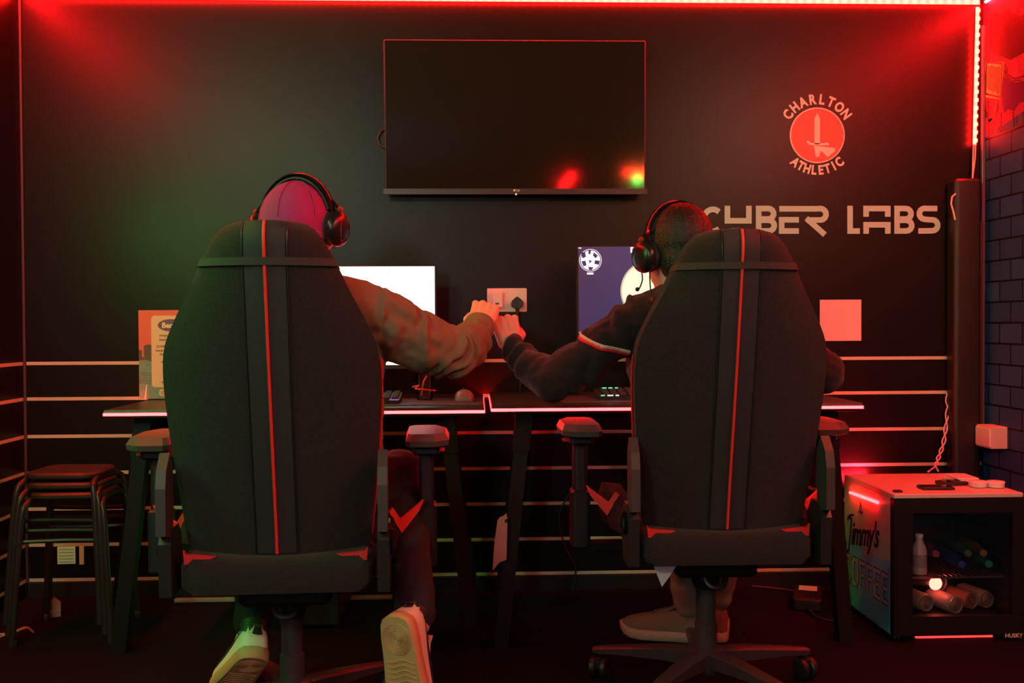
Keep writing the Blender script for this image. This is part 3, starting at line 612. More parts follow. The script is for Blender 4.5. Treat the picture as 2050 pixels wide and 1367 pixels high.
# ------------------------------------------------------------------ advertising card on the left desk
YC = 3.55
a, c = at(277, 621, YC), at(277, 796, YC); wd = at(400, 621, YC).x-a.x
t = thing('advert_card', 'upright printed advertising card standing at the left end of the desk', 'card', (a.x+wd/2, YC, DZ1))
zb = DZ1+0.003
CF = (V((a.x, YC, zb)), V((1, 0, 0)), V((0, 0, 1)), V((0, -1, 0))); H = a.z-zb
MB().box((a.x, YC, zb), (a.x+wd, YC+0.003, a.z)).build('sheet', mat('card_red', (0.72, 0.13, 0.09), 0.4, var=0.12, vscale=9), t)
MB().rbox((a.x+0.03, YC-0.01, DZ1+0.0001), (a.x+wd-0.03, YC+0.05, DZ1+0.004), 0.004, 2).build('stand', M_gloss, t)
k = H/176.0
def cp(px_, py_): return ((px_-277)*k, (796-py_)*k)
mteal = mat('card_teal', (0.18, 0.34, 0.26), 0.45, var=0.3, vscale=60); mdk = mat('card_dark', (0.10, 0.09, 0.07), 0.45)
MB().prism([cp(*p) for p in [(277, 796), (400, 796), (400, 742), (303, 742), (303, 718), (288, 716), (286, 722), (277, 720)]], CF, 0.0002, 0.0007).build('city_print', mteal, t)
MB().prism([cp(*p) for p in [(277, 720), (277, 699), (283, 699), (283, 712), (287, 714), (287, 691), (294, 688), (303, 689), (303, 722), (288, 718)]], CF, 0.0007, 0.0010).build('tower_print', mdk, t)
mb = MB()
for i in range(6): mb.ribbon([cp(277, 744+i*4), cp(302, 746+i*4)], 0.0016, CF, 0.0007, 0.0010)
mb.build('city_lines', mdk, t)
MB().prism([cp(*p) for p in [(287, 796), (291, 768), (293, 768), (290, 796)]], CF, 0.0007, 0.001).build('road_line', M_pink, t)
ox, oy = cp(302, 773); tx, ty = cp(395, 631)
MB().rbox((a.x+ox, YC-0.0014, zb+oy), (a.x+tx, YC-0.0004, zb+ty), 0.012, 1, 5).build('text_panel', mat('card_cream', (0.74, 0.58, 0.36), 0.5), t)
o2 = cp(316, 791); t2 = cp(395, 777); MB().rbox((a.x+o2[0], YC-0.0014, zb+o2[1]), (a.x+t2[0], YC-0.0004, zb+t2[1]), 0.010, 1, 5).build('social_panel', mat('card_cream'), t)
mink = mat('card_ink', (0.10, 0.07, 0.05), 0.5)
cx_, cy_ = cp(341, 650); MB().prism([(cx_+0.046*math.cos(i*PI/18), cy_+0.0215*math.sin(i*PI/18)) for i in range(36)], CF, 0.0014, 0.0020).build('logo_oval', mat('card_purple', (0.13, 0.08, 0.14), 0.4), t)
def ctext(s_, px_, py_, sz, off=0.0003, mm=mink, al='LEFT', nm='print'):
    p = cp(px_, py_); text(s_, sz, (CF[0]+CF[1]*p[0]+CF[2]*p[1],)+CF[1:], 0.0014 if mm is mink else 0.0020, 0.0018 if mm is mink else 0.0024, off, align=al).build(nm, mm, t)
ctext('BenQ', 323, 655, 0.026, 0.0009, mat('card_logo_white', (0.8, 0.68, 0.5), 0.5), nm='logo_letters')
for s_, x_, y_ in (('Intrigued in', 318, 672), ('Gaming Pro', 317, 680.5), ('ZOWIE | Mi', 312, 694), ('Immersive G', 310.5, 702), ('Gaming Pro', 318, 709.5), ('www.ben', 321, 724.5)): ctext(s_, x_, y_, 0.0105)
for s_, x_, y_ in (('splendid fun', 321, 764), ('learn more', 328, 769.5)): ctext(s_, x_, y_, 0.008)
p = cp(324.5, 784); mb = MB().ribbon(circ(p[0], p[1], 0.0072, 20), 0.0012, CF, 0.0014, 0.0018, closed=True).ribbon(circ(p[0], p[1], 0.0035, 12), 0.001, CF, 0.0014, 0.0018, closed=True); mb.build('print', mink, t)

# ------------------------------------------------------------------ gaming chairs
CH_Z = [.494, .520, .621, .738, .852, .920, .975, 1.03, 1.073, 1.116, 1.148, 1.18, 1.210, 1.228, 1.240, 1.246]
CH_W = [.203, .2105, .2216, .2327, .240, .2406, .235, .2095, .187, .1644, .150, .134, .117, .103, .086, .066]
def interp(z, xs, ys):
    if z <= xs[0]: return ys[0]
    for i in range(len(xs)-1):
        if z <= xs[i+1]: u = (z-xs[i])/(xs[i+1]-xs[i]); return ys[i]+(ys[i+1]-ys[i])*u
    return ys[-1]
def rear_y(z):
    u = (z-.494)/.752; return -0.235-0.165*u**1.15-0.012*math.sin(PI*u)
def bulge(x, z):
    w_ = interp(z, CH_Z, CH_W); q = min(abs(x)/w_, 1.0); return 0.050*q**2.4 + (0.035 if False else 0)*q
def rpos(x, z, off=0.0): return V((x, rear_y(z)+bulge(x, z)-off, z))
def make_chair(label, loc, rz, base_rot):
    t = thing('gaming_chair', label, 'chair', loc, rz, group='gaming chairs in front of the desks', world=False)
    rings = []
    zz = []
    for i in range(len(CH_Z)-1):
        n = 3 if CH_Z[i] < 1.2 else 1
        zz += [CH_Z[i]+(CH_Z[i+1]-CH_Z[i])*k/n for k in range(n)]
    zz.append(CH_Z[-1])
    wsm = {}
    for j, z in enumerate(zz):
        ws = [interp(z+d_, CH_Z, CH_W) for d_ in (-.02, 0, .02)] if .55 < z < 1.17 else [interp(z, CH_Z, CH_W)]
        wsm[j] = sum(ws)/len(ws)
    for j, z in enumerate(zz):
        w_ = wsm[j]; ring = []
        top = max(0, (z-1.19)/.056); th = 0.105*(1-0.45*top**2); y0 = rear_y(z)+0.022*top**2
        for i in range(19):
            q = -1+2*i/18; ring.append(V((w_*q, y0+0.050*abs(q)**2.4, z)))
        # flanks lean outwards a little, front is dished between the bolsters
        for i in range(13):
            q = 1-2*i/12; dish = 0.035*(1-abs(q)**3); ring.append(V((w_*0.97*q, y0+0.050+th-dish-0.02*(1-abs(q)), z)))
        rings.append(ring)
    back = MB().loft(rings).build('backrest', M_fabric, t, True, 60)
    # slate band, piping, seams, strap on the rear face
    zs_ = [.497+(1.243-.497)*i/40 for i in range(41)]
    def strip(xa, xb, off, zlist, n=6):
        mb = MB(); rr = []
        for z in zlist:
            tp = max(0, (z-1.19)/.056); rr.append([rpos(xa+(xb-xa)*k/n, z, off)+V((0, 0.022*tp**2, 0)) for k in range(n+1)]+[rpos(xb-(xb-xa)*k/n, z, off-0.004)+V((0, 0.022*tp**2, 0)) for k in range(n+1)])
        return mb.loft(rr)
    strip(-.044, .044, .0022, zs_).build('centre_band', M_nylon, back, True, 50)
    for xs in (-.0475, .0475):
        MB().tube([rpos(xs, z, .0008)+V((0, 0.022*max(0, (z-1.19)/.056)**2, 0)) for z in zs_], 0.0022, 6).build('seam', M_black, back, True)
    MB().tube([rpos(0, z, .0045)+V((0, 0.022*max(0, (z-1.19)/.056)**2, 0)) for z in zs_], 0.0036, 8).build('piping', M_redpipe, back, True)
    # headrest strap goes round the backrest
    zs0 = 1.157
    rr = []
    for z in (zs0-.0085, zs0+.0085):
        w_ = interp(z, CH_Z, CH_W); y0 = rear_y(z)
        rr.append([V((w_*1.012*q, y0+0.050*abs(q)**2.4-0.0085, z)) for q in (-1+2*i/18 for i in range(19))]+[V((w_*.98*q, y0+.05+.107, z)) for q in (1-2*i/12 for i in range(13))])
    MB().loft(rr, caps=False).build('headrest_strap', M_strap, back, True, 50)
    # red edge piping along the flanks
    for s in (-1, 1):
        MB().tube([V((s*interp(z, CH_Z, CH_W)*1.0, rear_y(z)+.05+.05, z)) for z in (.52+i*.03 for i in range(15))], 0.0028, 6).build('edge_piping', M_redtrim, back, True)
        MB().prism([(s*.135, .4955), (s*.200, .502), (s*.2075, .512), (s*.2045, .480), (s*.165, .486)], (V((0, -.243, 0)), V((1, 0, 0)), V((0, 0, 1)), V((0, -1, 0))), 0, .012).build('corner_accent', M_redtrim, back)
    # seat
    rr = []
    for y, hw, z0, z1 in ((-.262, .185, .425, .480), (-.255, .208, .408, .492), (-.23, .217, .402, .497), (-.1, .225, .40, .505), (.12, .235, .40, .52), (.22, .235, .405, .515), (.26, .215, .42, .49)):
        c_ = .022; rr.append([V((-hw, y, z0+c_)), V((-hw+c_, y, z0)), V((hw-c_, y, z0)), V((hw, y, z0+c_)), V((hw, y, z1-c_)), V((hw-c_, y, z1)), V((0, y, z1-.004)), V((-hw+c_, y, z1)), V((-hw, y, z1-c_))])
    seat = MB().loft(rr).build('seat', M_fabric, t, True, 50)
    for s in (-1, 1):
        # raised side wing of the seat with a red chevron
        rr = []
        for y, x, z0, z1 in ((-.12, .225, .46, .50), (-.02, .245, .455, .545), (.1, .255, .455, .565), (.2, .25, .46, .55), (.25, .235, .47, .51)):
            rr.append([V((s*(x-.05), y, z0)), V((s*(x+.02), y, z0)), V((s*(x+.03), y, (z0+z1)/2)), V((s*(x+.015), y, z1)), V((s*(x-.03), y, z1-.004))])
        MB().loft(rr).build('seat_wing', M_fabric2, seat, True, 50)
        fr2 = (V((s*.262, -.03, .54)), V((s, .25, 0)).normalized(), V((0, 0, 1)), V((s, .25, 0)).normalized().cross(V((0, 0, 1))))
        MB().prism([(-.016, .010), (-.006, .020), (.014, -.010), (.074, .034), (.062, .008), (.016, -.046)], fr2, -.006, .006).build('red_chevron', M_redpipe, seat)
        # recliner bracket
        MB().prism([(-.305, .555), (-.262, .545), (-.235, .57), (-.235, .70), (-.262, .735), (-.295, .70), (-.305, .66)], (V((s*.243, 0, 0)), V((0, 1, 0)), V((0, 0, 1)), V((1, 0, 0))), -.011, .011).build('recliner_cover', M_grey, t)
        MB().prism([(-.27, .41), (-.17, .41), (-.17, .53), (-.20, .565), (-.25, .565), (-.275, .53)], (V((s*.243, 0, 0)), V((0, 1, 0)), V((0, 0, 1)), V((1, 0, 0))), -.014, .014).build('recliner_bracket', M_black, t)
        MB().lathe([(.001, 0), (.03, .001), (.032, .006), (.022, .010), (.001, .010)], (s*.257, -.225, .515), (s, 0, 0)).build('recliner_hub', M_gloss, t, True)
        # armrest
        X = s*.342
        out = [(-s*.052, -.125), (-s*.040, -.140), (s*.022, -.140), (s*.058, -.105), (s*.062, .05), (s*.030, .130), (-s*.036, .130), (-s*.052, .10)]
        def orr(k, z, dy=0): return [(X+p[0]*k, .09+p[1]*k+dy, z) for p in out]
        arm = MB().loft([orr(.80, .706), orr(.97, .712), orr(1.0, .726), orr(.86, .743), orr(.80, .744)]).build('armrest_pad', mat('armrest_pu', (0.085, 0.07, 0.07), 0.45, bump=.05, bscale=300, spec=.35), t, True, 12)
        MB().rbox((X-.035, .02, .682), (X+.035, .17, .713), .01, 2).build('armrest_carriage', M_black, arm)
        MB().rbox((X+s*.030, .05, .688), (X+s*.048, .075, .696), .003, 2).build('armrest_button', M_redtrim, arm)
        MB().rbox((X-.020, .055, .42), (X+.020, .12, .687), .010, 2).build('armrest_post', M_black, t)
        MB().rbox((X-.027, .048, .385), (X+.027, .127, .55), .012, 2).build('armrest_sleeve', M_black, t)
        MB().box((min(X, s*.18), .06, .378), (max(X, s*.18), .115, .398)).build('armrest_bracket', M_blackm, t)
    # mechanism, lever, gas lift
    MB().rbox((-.11, -.14, .345), (.11, .14, .402), .02, 2).build('tilt_mechanism', M_blackm, t)
    MB().tube(bez([(-.03, -.02, .40), (-.035, -.09, .37), (-.022, -.12, .325), (.012, -.125, .318), (.03, -.10, .34), (.035, -.03, .38)], 5), .008, 8).build('tilt_loop', M_black, t, True)
    MB().lathe([(.050, .352), (.046, .325), (.032, .285)], n=20).build('gas_collar', M_black, t, True)
    MB().lathe([(.0235, .10), (.0235, .352)], n=20).build('gas_lift', M_grey if False else M_black, t, True)
    MB().lathe([(.031, .075), (.031, .188), (.027, .19), (.027, .285)], n=20).build('gas_cover', mat('gas_cover', (0.045, 0.042, 0.043), 0.42), t, True, 30)
    MB().tube([V((.05, 0, .375)), V((.17, .03, .372)), V((.24, .04, .366))], [.006, .006, .009], 8).build('height_lever', M_black, t, True)
    # star base
    mb = MB().lathe([(.05, .055), (.055, .07), (.05, .115), (.034, .125)], n=20)
    for k in range(5):
        a = 2*PI*k/5; d_ = V((math.cos(a), math.sin(a), 0)); n_ = V((-d_.y, d_.x, 0)); rr = []
        for r_, hw, z0, z1 in ((.02, .030, .07, .118), (.12, .026, .076, .112), (.24, .021, .075, .098), (.31, .018, .070, .088), (.325, .012, .072, .084)):
            p = d_*r_; rr.append([p+n_*-hw+V((0, 0, z0)), p+n_*hw+V((0, 0, z0)), p+n_*hw+V((0, 0, z1-.006)), p+n_*(hw*.5)+V((0, 0, z1)), p-n_*(hw*.5)+V((0, 0, z1)), p-n_*hw+V((0, 0, z1-.006))])
        mb.loft(rr)
    base = mb.build('star_base', mat('base_nylon', (0.035, 0.034, 0.036), 0.35, var=.1), t, True, 40); base.rotation_euler = (0, 0, base_rot)
    cme = None
    for k in range(5):
        a = 2*PI*k/5; p = V((math.cos(a)*.305, math.sin(a)*.305, 0))
        if cme is None:
            mb = MB()
            for s in (-1, 1): mb.lathe([(.006, s*.006), (.026, s*.006), (.030, s*.010), (.030, s*.022), (.022, s*.026), (.001, s*.027)], (0, .012, .0305), (1, 0, 0), 16)
            mb.rbox((-.007, -.015, .030), (.007, .03, .062), .004, 2, 2).cyl((0, 0, .05), (0, 0, .078), .0055)
            o = mb.build('caster', M_black, base, True, 40); cme = o.data
        else:
            o = bpy.data.objects.new('caster', cme); COL.objects.link(o); o.parent = base
        o.location = p; o.rotation_euler = (0, 0, a+1.1*k)
    return t
LC = at(585, 1300, 2.53); LC.z = 0
RC = at(1413, 1300, 2.74); RC.z = 0
chairL = make_chair('dark gaming chair on the left under the person in the magenta cap', LC, math.radians(3), math.radians(115))
chairR = copy_tree(chairL); chairR.location = RC; chairR.rotation_euler = (0, 0, math.radians(0)); chairR['label'] = 'dark gaming chair on the right under the person with short dark hair'
for ch in chairR.children:
    if ch.name.startswith('star_base'): ch.rotation_euler = (0, 0, math.radians(158))
# white fabric tag that hangs under the right chair's seat
MB().prism([(-.03, .0), (.022, .004), (.004, -.022), (-.012, -.042)], (V((-.145, -.20, .398)), V((1.25, 0, 0)), V((0, 0, 1.35)), V((0, -1, 0))), 0, .0012).build('care_tag', mat('tag_white', (0.62, 0.66, 0.72), 0.7), chairR)
# ------------------------------------------------------------------ people
def hframe(o, x, z):
    x = V(x).normalized(); z = V(z); z = (z-x*z.dot(x)).normalized(); y = z.cross(x)
    mm = Matrix((x, y, z)).transposed().to_4x4(); mm.translation = V(o); return mm
def fist(mb, M, sy):
    """closed hand: x to the knuckles, z out of the back of the hand, thumb on the sy side"""
    def L(p): return M @ V((p[0], p[1]*sy, p[2]))
    mb.limb([L((-.03, 0, -.002)), L((.0, 0, -.002))], [.025, .026])
    for y, r in ((-.027, .0145), (-.009, .0165), (.010, .0170), (.027, .0155)):
        mb.limb([L((.0, y*.55, -.002)), L((.045, y*.92, .002)), L((.083, y*1.08, .004))], [.020, r, r-.0035])
    for y, r, ln, kx in ((.0305, .0098, 1.0, .086), (.0105, .0104, 1.08, .091), (-.0095, .0098, 1.02, .088), (-.0285, .0086, .85, .081)):
        mb.ball(L((kx-.003, y*1.04, .0075)), r*1.12, 12)
        k0 = V((kx, y*1.06, .0030)); k1 = k0+V((.022*ln, 0, -.030*ln)); k2 = k1+V((-.026*ln, -.001, -.014*ln)); k3 = k2+V((-.016*ln, 0, .012*ln))
        mb.limb([L(k0), L(k1), L(k2), L(k3)], [r*1.02, r*.93, r*.88, r*.78], 12)
    mb.limb([L((.012, .022, -.010)), L((.040, .044, -.020)), L((.072, .043, -.034)), L((.090, .024, -.042))], [.019, .0135, .0115, .0095], 12)
def relaxed(mb, M, sy):
    def L(p): return M @ V((p[0], p[1]*sy, p[2]))
    mb.limb([L((-.03, 0, 0)), L((0, 0, 0))], [.025, .026])
    for y in (-.027, -.009, .010, .027): mb.limb([L((0, y*.55, 0)), L((.083, y*1.08, .004))], [.02, .0155])
    for y, r, ln in ((.030, .0095, 1.0), (.0105, .0098, 1.1), (-.0095, .0094, 1.0), (-.0285, .0082, .8)):
        mb.limb([L((.085, y, .003)), L((.085+.040*ln, y, -.004)), L((.085+.062*ln, y, -.020*ln)), L((.085+.072*ln, y, -.038*ln))], [r*1.1, r, r*.92, r*.8], 12)
    mb.limb([L((.012, .022, -.008)), L((.045, .050, -.016)), L((.075, .062, -.022)), L((.098, .060, -.026))], [.018, .0125, .011, .009], 12)
def head(mb, c, yaw_, neck):
    R = Matrix.Translation(c) @ Matrix.Rotation(yaw_, 4, 'Z')
    def L(*p): return R @ V(p)
    R3 = Matrix.Rotation(yaw_, 3, 'Z')
    mb.ball(L(0, -.012, .022), (.074, .094, .092), 20, R3); mb.ball(L(0, .030, -.035), (.060, .064, .078), 18, R3); mb.ball(L(0, .058, -.080), (.034, .034, .030), 12, R3)
    mb.limb([L(0, .088, .012), L(0, .104, -.014), L(0, .110, -.026)], [.009, .011, .013], 10); mb.ball(L(.012, .100, -.028), .009, 8); mb.ball(L(-.012, .100, -.028), .009, 8)
    mb.ball(L(0, .086, .032), (.050, .016, .012), 12, R3); mb.ball(L(0, .092, -.055), (.024, .012, .006), 10, R3); mb.ball(L(0, .091, -.064), (.021, .012, .007), 10, R3)
    for s in (-1, 1):
        mb.ball(L(s*.077, -.005, -.008), (.010, .018, .031), 12, R3); mb.ball(L(s*.035, .070, -.02), (.022, .02, .02), 10, R3)
    mb.limb([L(0, -.022, -.05), V(neck)], [.055, .060])
    return R
def face(R, person):
    me_ = mat('eye_white', (0.75, 0.72, 0.68), 0.25); mi = mat('eye_dark', (0.02, 0.012, 0.01), 0.2); mlip = mat('lips', (0.45, 0.18, 0.15), 0.5)
    for s in (-1, 1):
        e = MB().ball(R @ V((s*.031, .083, .010)), .0115, 12).build('eye', me_, person, True)
        MB().ball(R @ V((s*.031, .0925, .010)), .0045, 8).build('iris', mi, e, True)
        MB().tube([R @ V((s*.014, .103, .030)), R @ V((s*.03, .100, .036)), R @ V((s*.048, .085, .031))], [.002, .0035, .0015], 6).build('eyebrow', M_hair, person, True)
    MB().tube([R @ V((-.022, .098, -.060)), R @ V((0, .105, -.058)), R @ V((.022, .098, -.060))], [.002, .0055, .002], 8).build('lips', mlip, person, True)
def wr(sc=1.0, amp=.006, seed=0.0):
    def f(p):
        q = V((p.x*13+seed, p.y*13, p.z*20))*sc
        return amp*(noise.noise(q)+0.6*noise.noise(q*2.3))
    return f
def torso(mb, pts):
    rr = []
    for (c, a, b_) in pts: rr.append([V(c)+V((a*math.copysign(abs(math.cos(t_))**.8, math.cos(t_)), b_*math.copysign(abs(math.sin(t_))**.8, math.sin(t_)), 0)) for t_ in (2*PI*i/24 for i in range(24))])
    mb.loft(rr)
# --- shoe: x to the toe, heel at x = 0
SX = [0, .006, .02, .05, .09, .13, .17, .21, .245, .27, .284]; SW = [.016, .028, .035, .038, .039, .042, .046, .047, .041, .029, .012]; SH = [.060, .070, .074, .070, .066, .062, .052, .043, .036, .028, .018]
def SP(x, th, s, off=0.0):
    w_ = interp(x, SX, SW)+off; h = interp(x, SX, SH)+off; return V((x-(off if x < .01 else 0), s*w_*math.cos(th)**.75 if math.cos(th) > 0 else 0, .028+h*max(0, math.sin(th))**.8))
def patch(xs, lo, hi, s, off, n=5):
    """band on the side of the shoe between two heights (radians along the girth)"""
    mb = MB(); rr = []
    for i, x in enumerate(xs):
        a, b_ = lo(i/(len(xs)-1)), hi(i/(len(xs)-1)); o_ = [SP(x, a+(b_-a)*k/n, s, off) for k in range(n+1)]; i_ = [SP(x, b_-(b_-a)*k/n, s, off-.004) for k in range(n+1)]
        rr.append(o_+i_)
    return mb.loft(rr)
def sneaker(M, person, lab, uppermat, solemat, detail=True, lateral=1):
    rr = [[SP(x, PI*k/16 if k <= 8 else PI-PI*k/16, 1 if k <= 8 else -1) for k in range(17)] for x in SX]
    up = MB().loft(rr).xf(M).build('shoe', uppermat, person, True, 60)
    if lab: up['label'] = lab
    def outl(ins, z):
        P_ = [(x, w_+.004-ins) for x, w_ in zip(SX, SW)]; P_[0] = (-.005+ins, .012); P_[-1] = (.290-ins, .010)
        return [V((x, y, z(x))) for x, y in P_]+[V((x, -y, z(x))) for x, y in reversed(P_)]
    cur = lambda b_: (lambda x: b_+.018*max(0, (x-.22)/.07)**2)
    so = MB().loft([outl(.004, cur(0)), outl(0, cur(.005)), outl(0, cur(.027)), outl(.004, cur(.031))]).xf(M).build('sole', solemat, up, True, 50)
    # collar with ankle opening, tongue
    MB().tube([SP(.022, 1.25, 1, .001), SP(.05, 1.2, 1, .002), SP(.085, 1.2, 1, .002), SP(.10, 1.5, 1, .004), SP(.085, 1.2, -1, .002), SP(.05, 1.2, -1, .002), SP(.022, 1.25, -1, .001), SP(.012, 1.5, -1, .002)], .006, 8, closed=True).xf(M).build('collar', M_navy if detail else uppermat, up, True)
    rr = [[V((x, y*.022, z)) for y in (-1, -.5, 0, .5, 1)]+[V((x, y*.022, z-.006)) for y in (1, .5, 0, -.5, -1)] for x, z in ((.088, .122), (.10, .105), (.13, .092), (.165, .082))]
    MB().loft(rr).xf(M).build('tongue', uppermat, up, True)
    for i in range(5):
        x = .115+i*.014; MB().tube([SP(x, 1.15, -1, .003), SP(x, 1.57, 1, .004), SP(x+.004, 1.15, 1, .003)], .0022, 6).xf(M).build('lace', uppermat, up, True)
    if detail:
        xs = [.018+.17*i/16 for i in range(17)]
        for s in (1, -1):
            patch([.024+.165*i/16 for i in range(17)], lambda u: .34+.55*(1-u)**1.0-.42*math.sin(PI*u)*.55, lambda u: .42+.60*(1-u)**.9-.30*math.sin(PI*u)*.9+(.22*math.sin(PI*min(1, u*1.0))), s, .0016).xf(M).build('side_flash', M_navy, up, True)
        rr = []
        for i in range(15):
            ph = math.radians(-78+156*i/14); lo_ = .060+.018*abs(math.sin(ph))**2; ex, ey = math.cos(ph), math.sin(ph)
            rr.append([V((.034-.0365*ex, .0375*ey, lo_)), V((.034-.0365*ex+.003, .0345*ey, .106)), V((.034-.0320*ex+.003, .0310*ey, .106)), V((.034-.0320*ex, .0330*ey, lo_))])
        MB().loft(rr).xf(M).build('heel_tab', mat('heel_green', (0.02, 0.03, 0.028), 0.5), up, True, 50)
        hf = (M @ V((-.0028, 0, .079)), -(M.to_3x3() @ V((0, 1, 0))), (M.to_3x3() @ V((.12, 0, .99))), M.to_3x3() @ V((-1, 0, 0)))
        text('NIKE', .012, hf, 0.0, .0016, .0002, align='CENTER').build('heel_print', mat('heel_text', (0.10, 0.11, 0.11), .5), up)
        mb = MB()
        for i in range(9): mb.tube([V((.048+r_*math.cos(a), r_*math.sin(a), -.0004)) for r_ in [.0035+i*.0038] for a in (2*PI*k/28 for k in range(28))], .0010, 5, closed=True)
        for i in range(14):
            x = .098+i*.0115; hw = interp(x, SX, SW)*.85; mb.tube([V((x+.004*math.cos(k), hw*(k/4-1), -.0004+cur(0)(x))) for k in range(9)], .0010, 5)
        tag(mb.xf(M).build('tread', solemat, up, True), None, None, kind='stuff')
    return up

# ---------------- left person
HC = at(599, 466, 2.41)                                  # head centre
X0 = HC.x; lp = MB()
yawL = math.radians(-14)
neck = V((X0, 2.38, 1.13)); HR = head(lp, HC, yawL, neck)
torsoL = [((X0-.02, 2.60, .55), .16, .10), ((X0-.01, 2.54, .68), .145, .09), ((X0, 2.475, .85), .155, .095), ((X0, 2.42, 1.0), .165, .10), ((X0, 2.40, 1.08), .135, .08), ((X0, 2.38, 1.125), .06, .06)]
torso(lp, torsoL)
shR, elR, wrR = at(722, 628, 2.42), at(908, 703, 2.60), at(959, 660, 2.81)
shL, elL, wrL = at(478, 635, 2.42), at(430, 800, 2.55), at(480, 790, 2.98)
lp.limb([V((X0+.05, 2.36, 1.07)), shR, elR, wrR], [.05, .047, .037, .026]); lp.limb([V((X0-.05, 2.36, 1.07)), shL, elL, wrL], [.05, .047, .037, .026])
FR = V((.20, .66, .62)); HM = hframe(at(961, 654, 2.83), FR, (.05, -.70, .72)); fist(lp, HM, 1)
relaxed(lp, hframe(wrL, (.35, .9, -.12), (0, .1, 1)), -1)
xr = V((.13, .05, -.99)).normalized(); MR = hframe(at(788, 1236, 2.31), xr, V((.40, .91, .05))) @ Matrix.Scale(1.08, 4)
xl = V((-.46, .64, -.60)); ML = hframe(at(512, 1318, 2.50), xl, (-.05, .62, .78)) @ Matrix.Scale(1.04, 4)
hipR, knR, anR = V((X0+.08, 2.60, .575)), at(802, 948, 2.76), MR @ V((.05, 0, .095))
hipL, knL, anL = V((X0-.10, 2.60, .575)), at(525, 985, 2.90), ML @ V((.05, 0, .10))
lp.limb([hipR, knR, anR, MR @ V((.06, 0, .06))], [.075, .05, .034, .030]); lp.limb([hipL, knL, anL, ML @ V((.06, 0, .06))], [.075, .05, .034, .030])
personL = meshobj('person', fuse(lp, .0026, 3), M_skin)
tag(personL, 'person in a magenta cap and olive jacket bumping fists, seated on the left', 'person')
face(HR, personL)
# jacket
jk = MB(); torso(jk, [((X0-.02, 2.60, .54), .19, .12), ((X0-.01, 2.565, .63), .185, .12), ((X0, 2.50, .80), .19, .12), ((X0, 2.435, .98), .20, .12), ((X0, 2.405, 1.08), .175, .10), ((X0, 2.385, 1.135), .085, .072)])
ax = lambda a, b_, t_: a+(b_-a)*t_
jk.limb([V((X0+.08, 2.36, 1.075)), at(735, 632, 2.42), at(790, 660, 2.47), at(850, 690, 2.535), at(900, 706, 2.60)], [.070, .078, .076, .074, .066])
jk.limb([at(900, 706, 2.60), at(934, 691, 2.70), at(951, 671, 2.78), at(961, 656, 2.825)], [.066, .057, .048, .042])
jk.limb([V((X0-.08, 2.36, 1.075)), shL, elL, wrL-V((.0, .05, 0))], [.070, .076, .062, .040])
fold = wr(1.0, .0075, 3.1)
def jw(p):
    base_ = fold(p)
    # drag folds across the sleeve
    u = (p-shR).dot((elR-shR).normalized()); base_ += .006*math.sin(u*70+9*noise.noise(p*9)) if p.x > X0+.2 else 0
    return base_
jacket = meshobj('jacket', fuse(jk, .0060, 4, wrinkle=jw), M_jacket, personL); jacket['label'] = 'loose olive canvas jacket'
# shoulder seam and cuff
cf0 = at(961, 654, 2.83); d_ = ((cf0-at(945, 685, 2.75)).normalized()+FR.normalized()).normalized()
def ringpts(c, ax_, r, n=24):
    ax_ = V(ax_).normalized(); u = ax_.orthogonal().normalized(); w_ = ax_.cross(u); return [V(c)+u*(r*math.cos(a))+w_*(r*math.sin(a)) for a in (2*PI*k/n for k in range(n))]
MB().loft([ringpts(cf0-d_*.030, d_, .042), ringpts(cf0-d_*.010, d_, .0430), ringpts(cf0+d_*.014, d_, .040), ringpts(cf0+d_*.015, d_, .030)]).build('cuff', M_jacket, jacket, True)
trn = MB(); trn.limb([hipR, knR, anR+(knR-anR)*.04], [.095, .070, .050]); trn.limb([hipL, knL, anL+(knL-anL)*.06], [.095, .068, .052]); torso(trn, [((X0-.02, 2.61, .525), .18, .12), ((X0-.02, 2.60, .58), .175, .115), ((X0-.01, 2.57, .66), .16, .10)])
meshobj('trousers', fuse(trn, .007, 4, wrinkle=wr(.8, .006, 8.0)), M_trouser, personL)
sneaker(MR, personL, 'white sneaker with its tan sole turned to the room', M_shoe, M_gum)
sneaker(ML, personL, 'white sneaker with a dark heel tab', M_shoe, M_gum)
# cap
CR = Matrix.Translation(HC) @ Matrix.Rotation(yawL, 4, 'Z')
rr = []
for k in range(9):
    t_ = math.radians(-24+114*k/8); z = .020+.101*math.sin(t_); q = (math.cos(t_) if t_ > 0 else math.cos(t_)**.35) if k < 8 else .02
    rr.append([CR @ V((.0840*q*math.cos(a)*(1+.006*math.cos(6*a)), -.012+.106*q*math.sin(a)*(1+.006*math.cos(6*a)), z)) for a in (2*PI*i/36 for i in range(36))])
cap = MB().loft(rr).build('cap', M_cap, personL, True, 60); cap['label'] = 'magenta cotton cap'
MB().ball(CR @ V((0, -.012, .122)), (.008, .008, .004), 10).build('button', M_cap, cap, True)
MB().loft([[CR @ V((.0835*math.cos(a), -.012+.1052*math.sin(a), z)) for a in (2*PI*i/36 for i in range(36))] for z in (-.018, -.002)], caps=False).build('cap_band', mat('cap_band', (0.40, 0.035, 0.16), .85), cap, True)
rr = []
for i in range(13):
    a = math.radians(25+130*i/12); b0 = V((.081*math.cos(a), -.012+.102*math.sin(a), -.012)); q = math.sin(math.radians(180*i/12)); b1 = V((.085*math.cos(a)*1.0, -.012+.104*math.sin(a)+.065*q, -.012-.016*q))
    rr.append([CR @ b0, CR @ b1, CR @ (b1+V((0, 0, .005))), CR @ (b0+V((0, 0, .005)))])
MB().loft(rr).build('brim', M_cap, cap, True, 40)
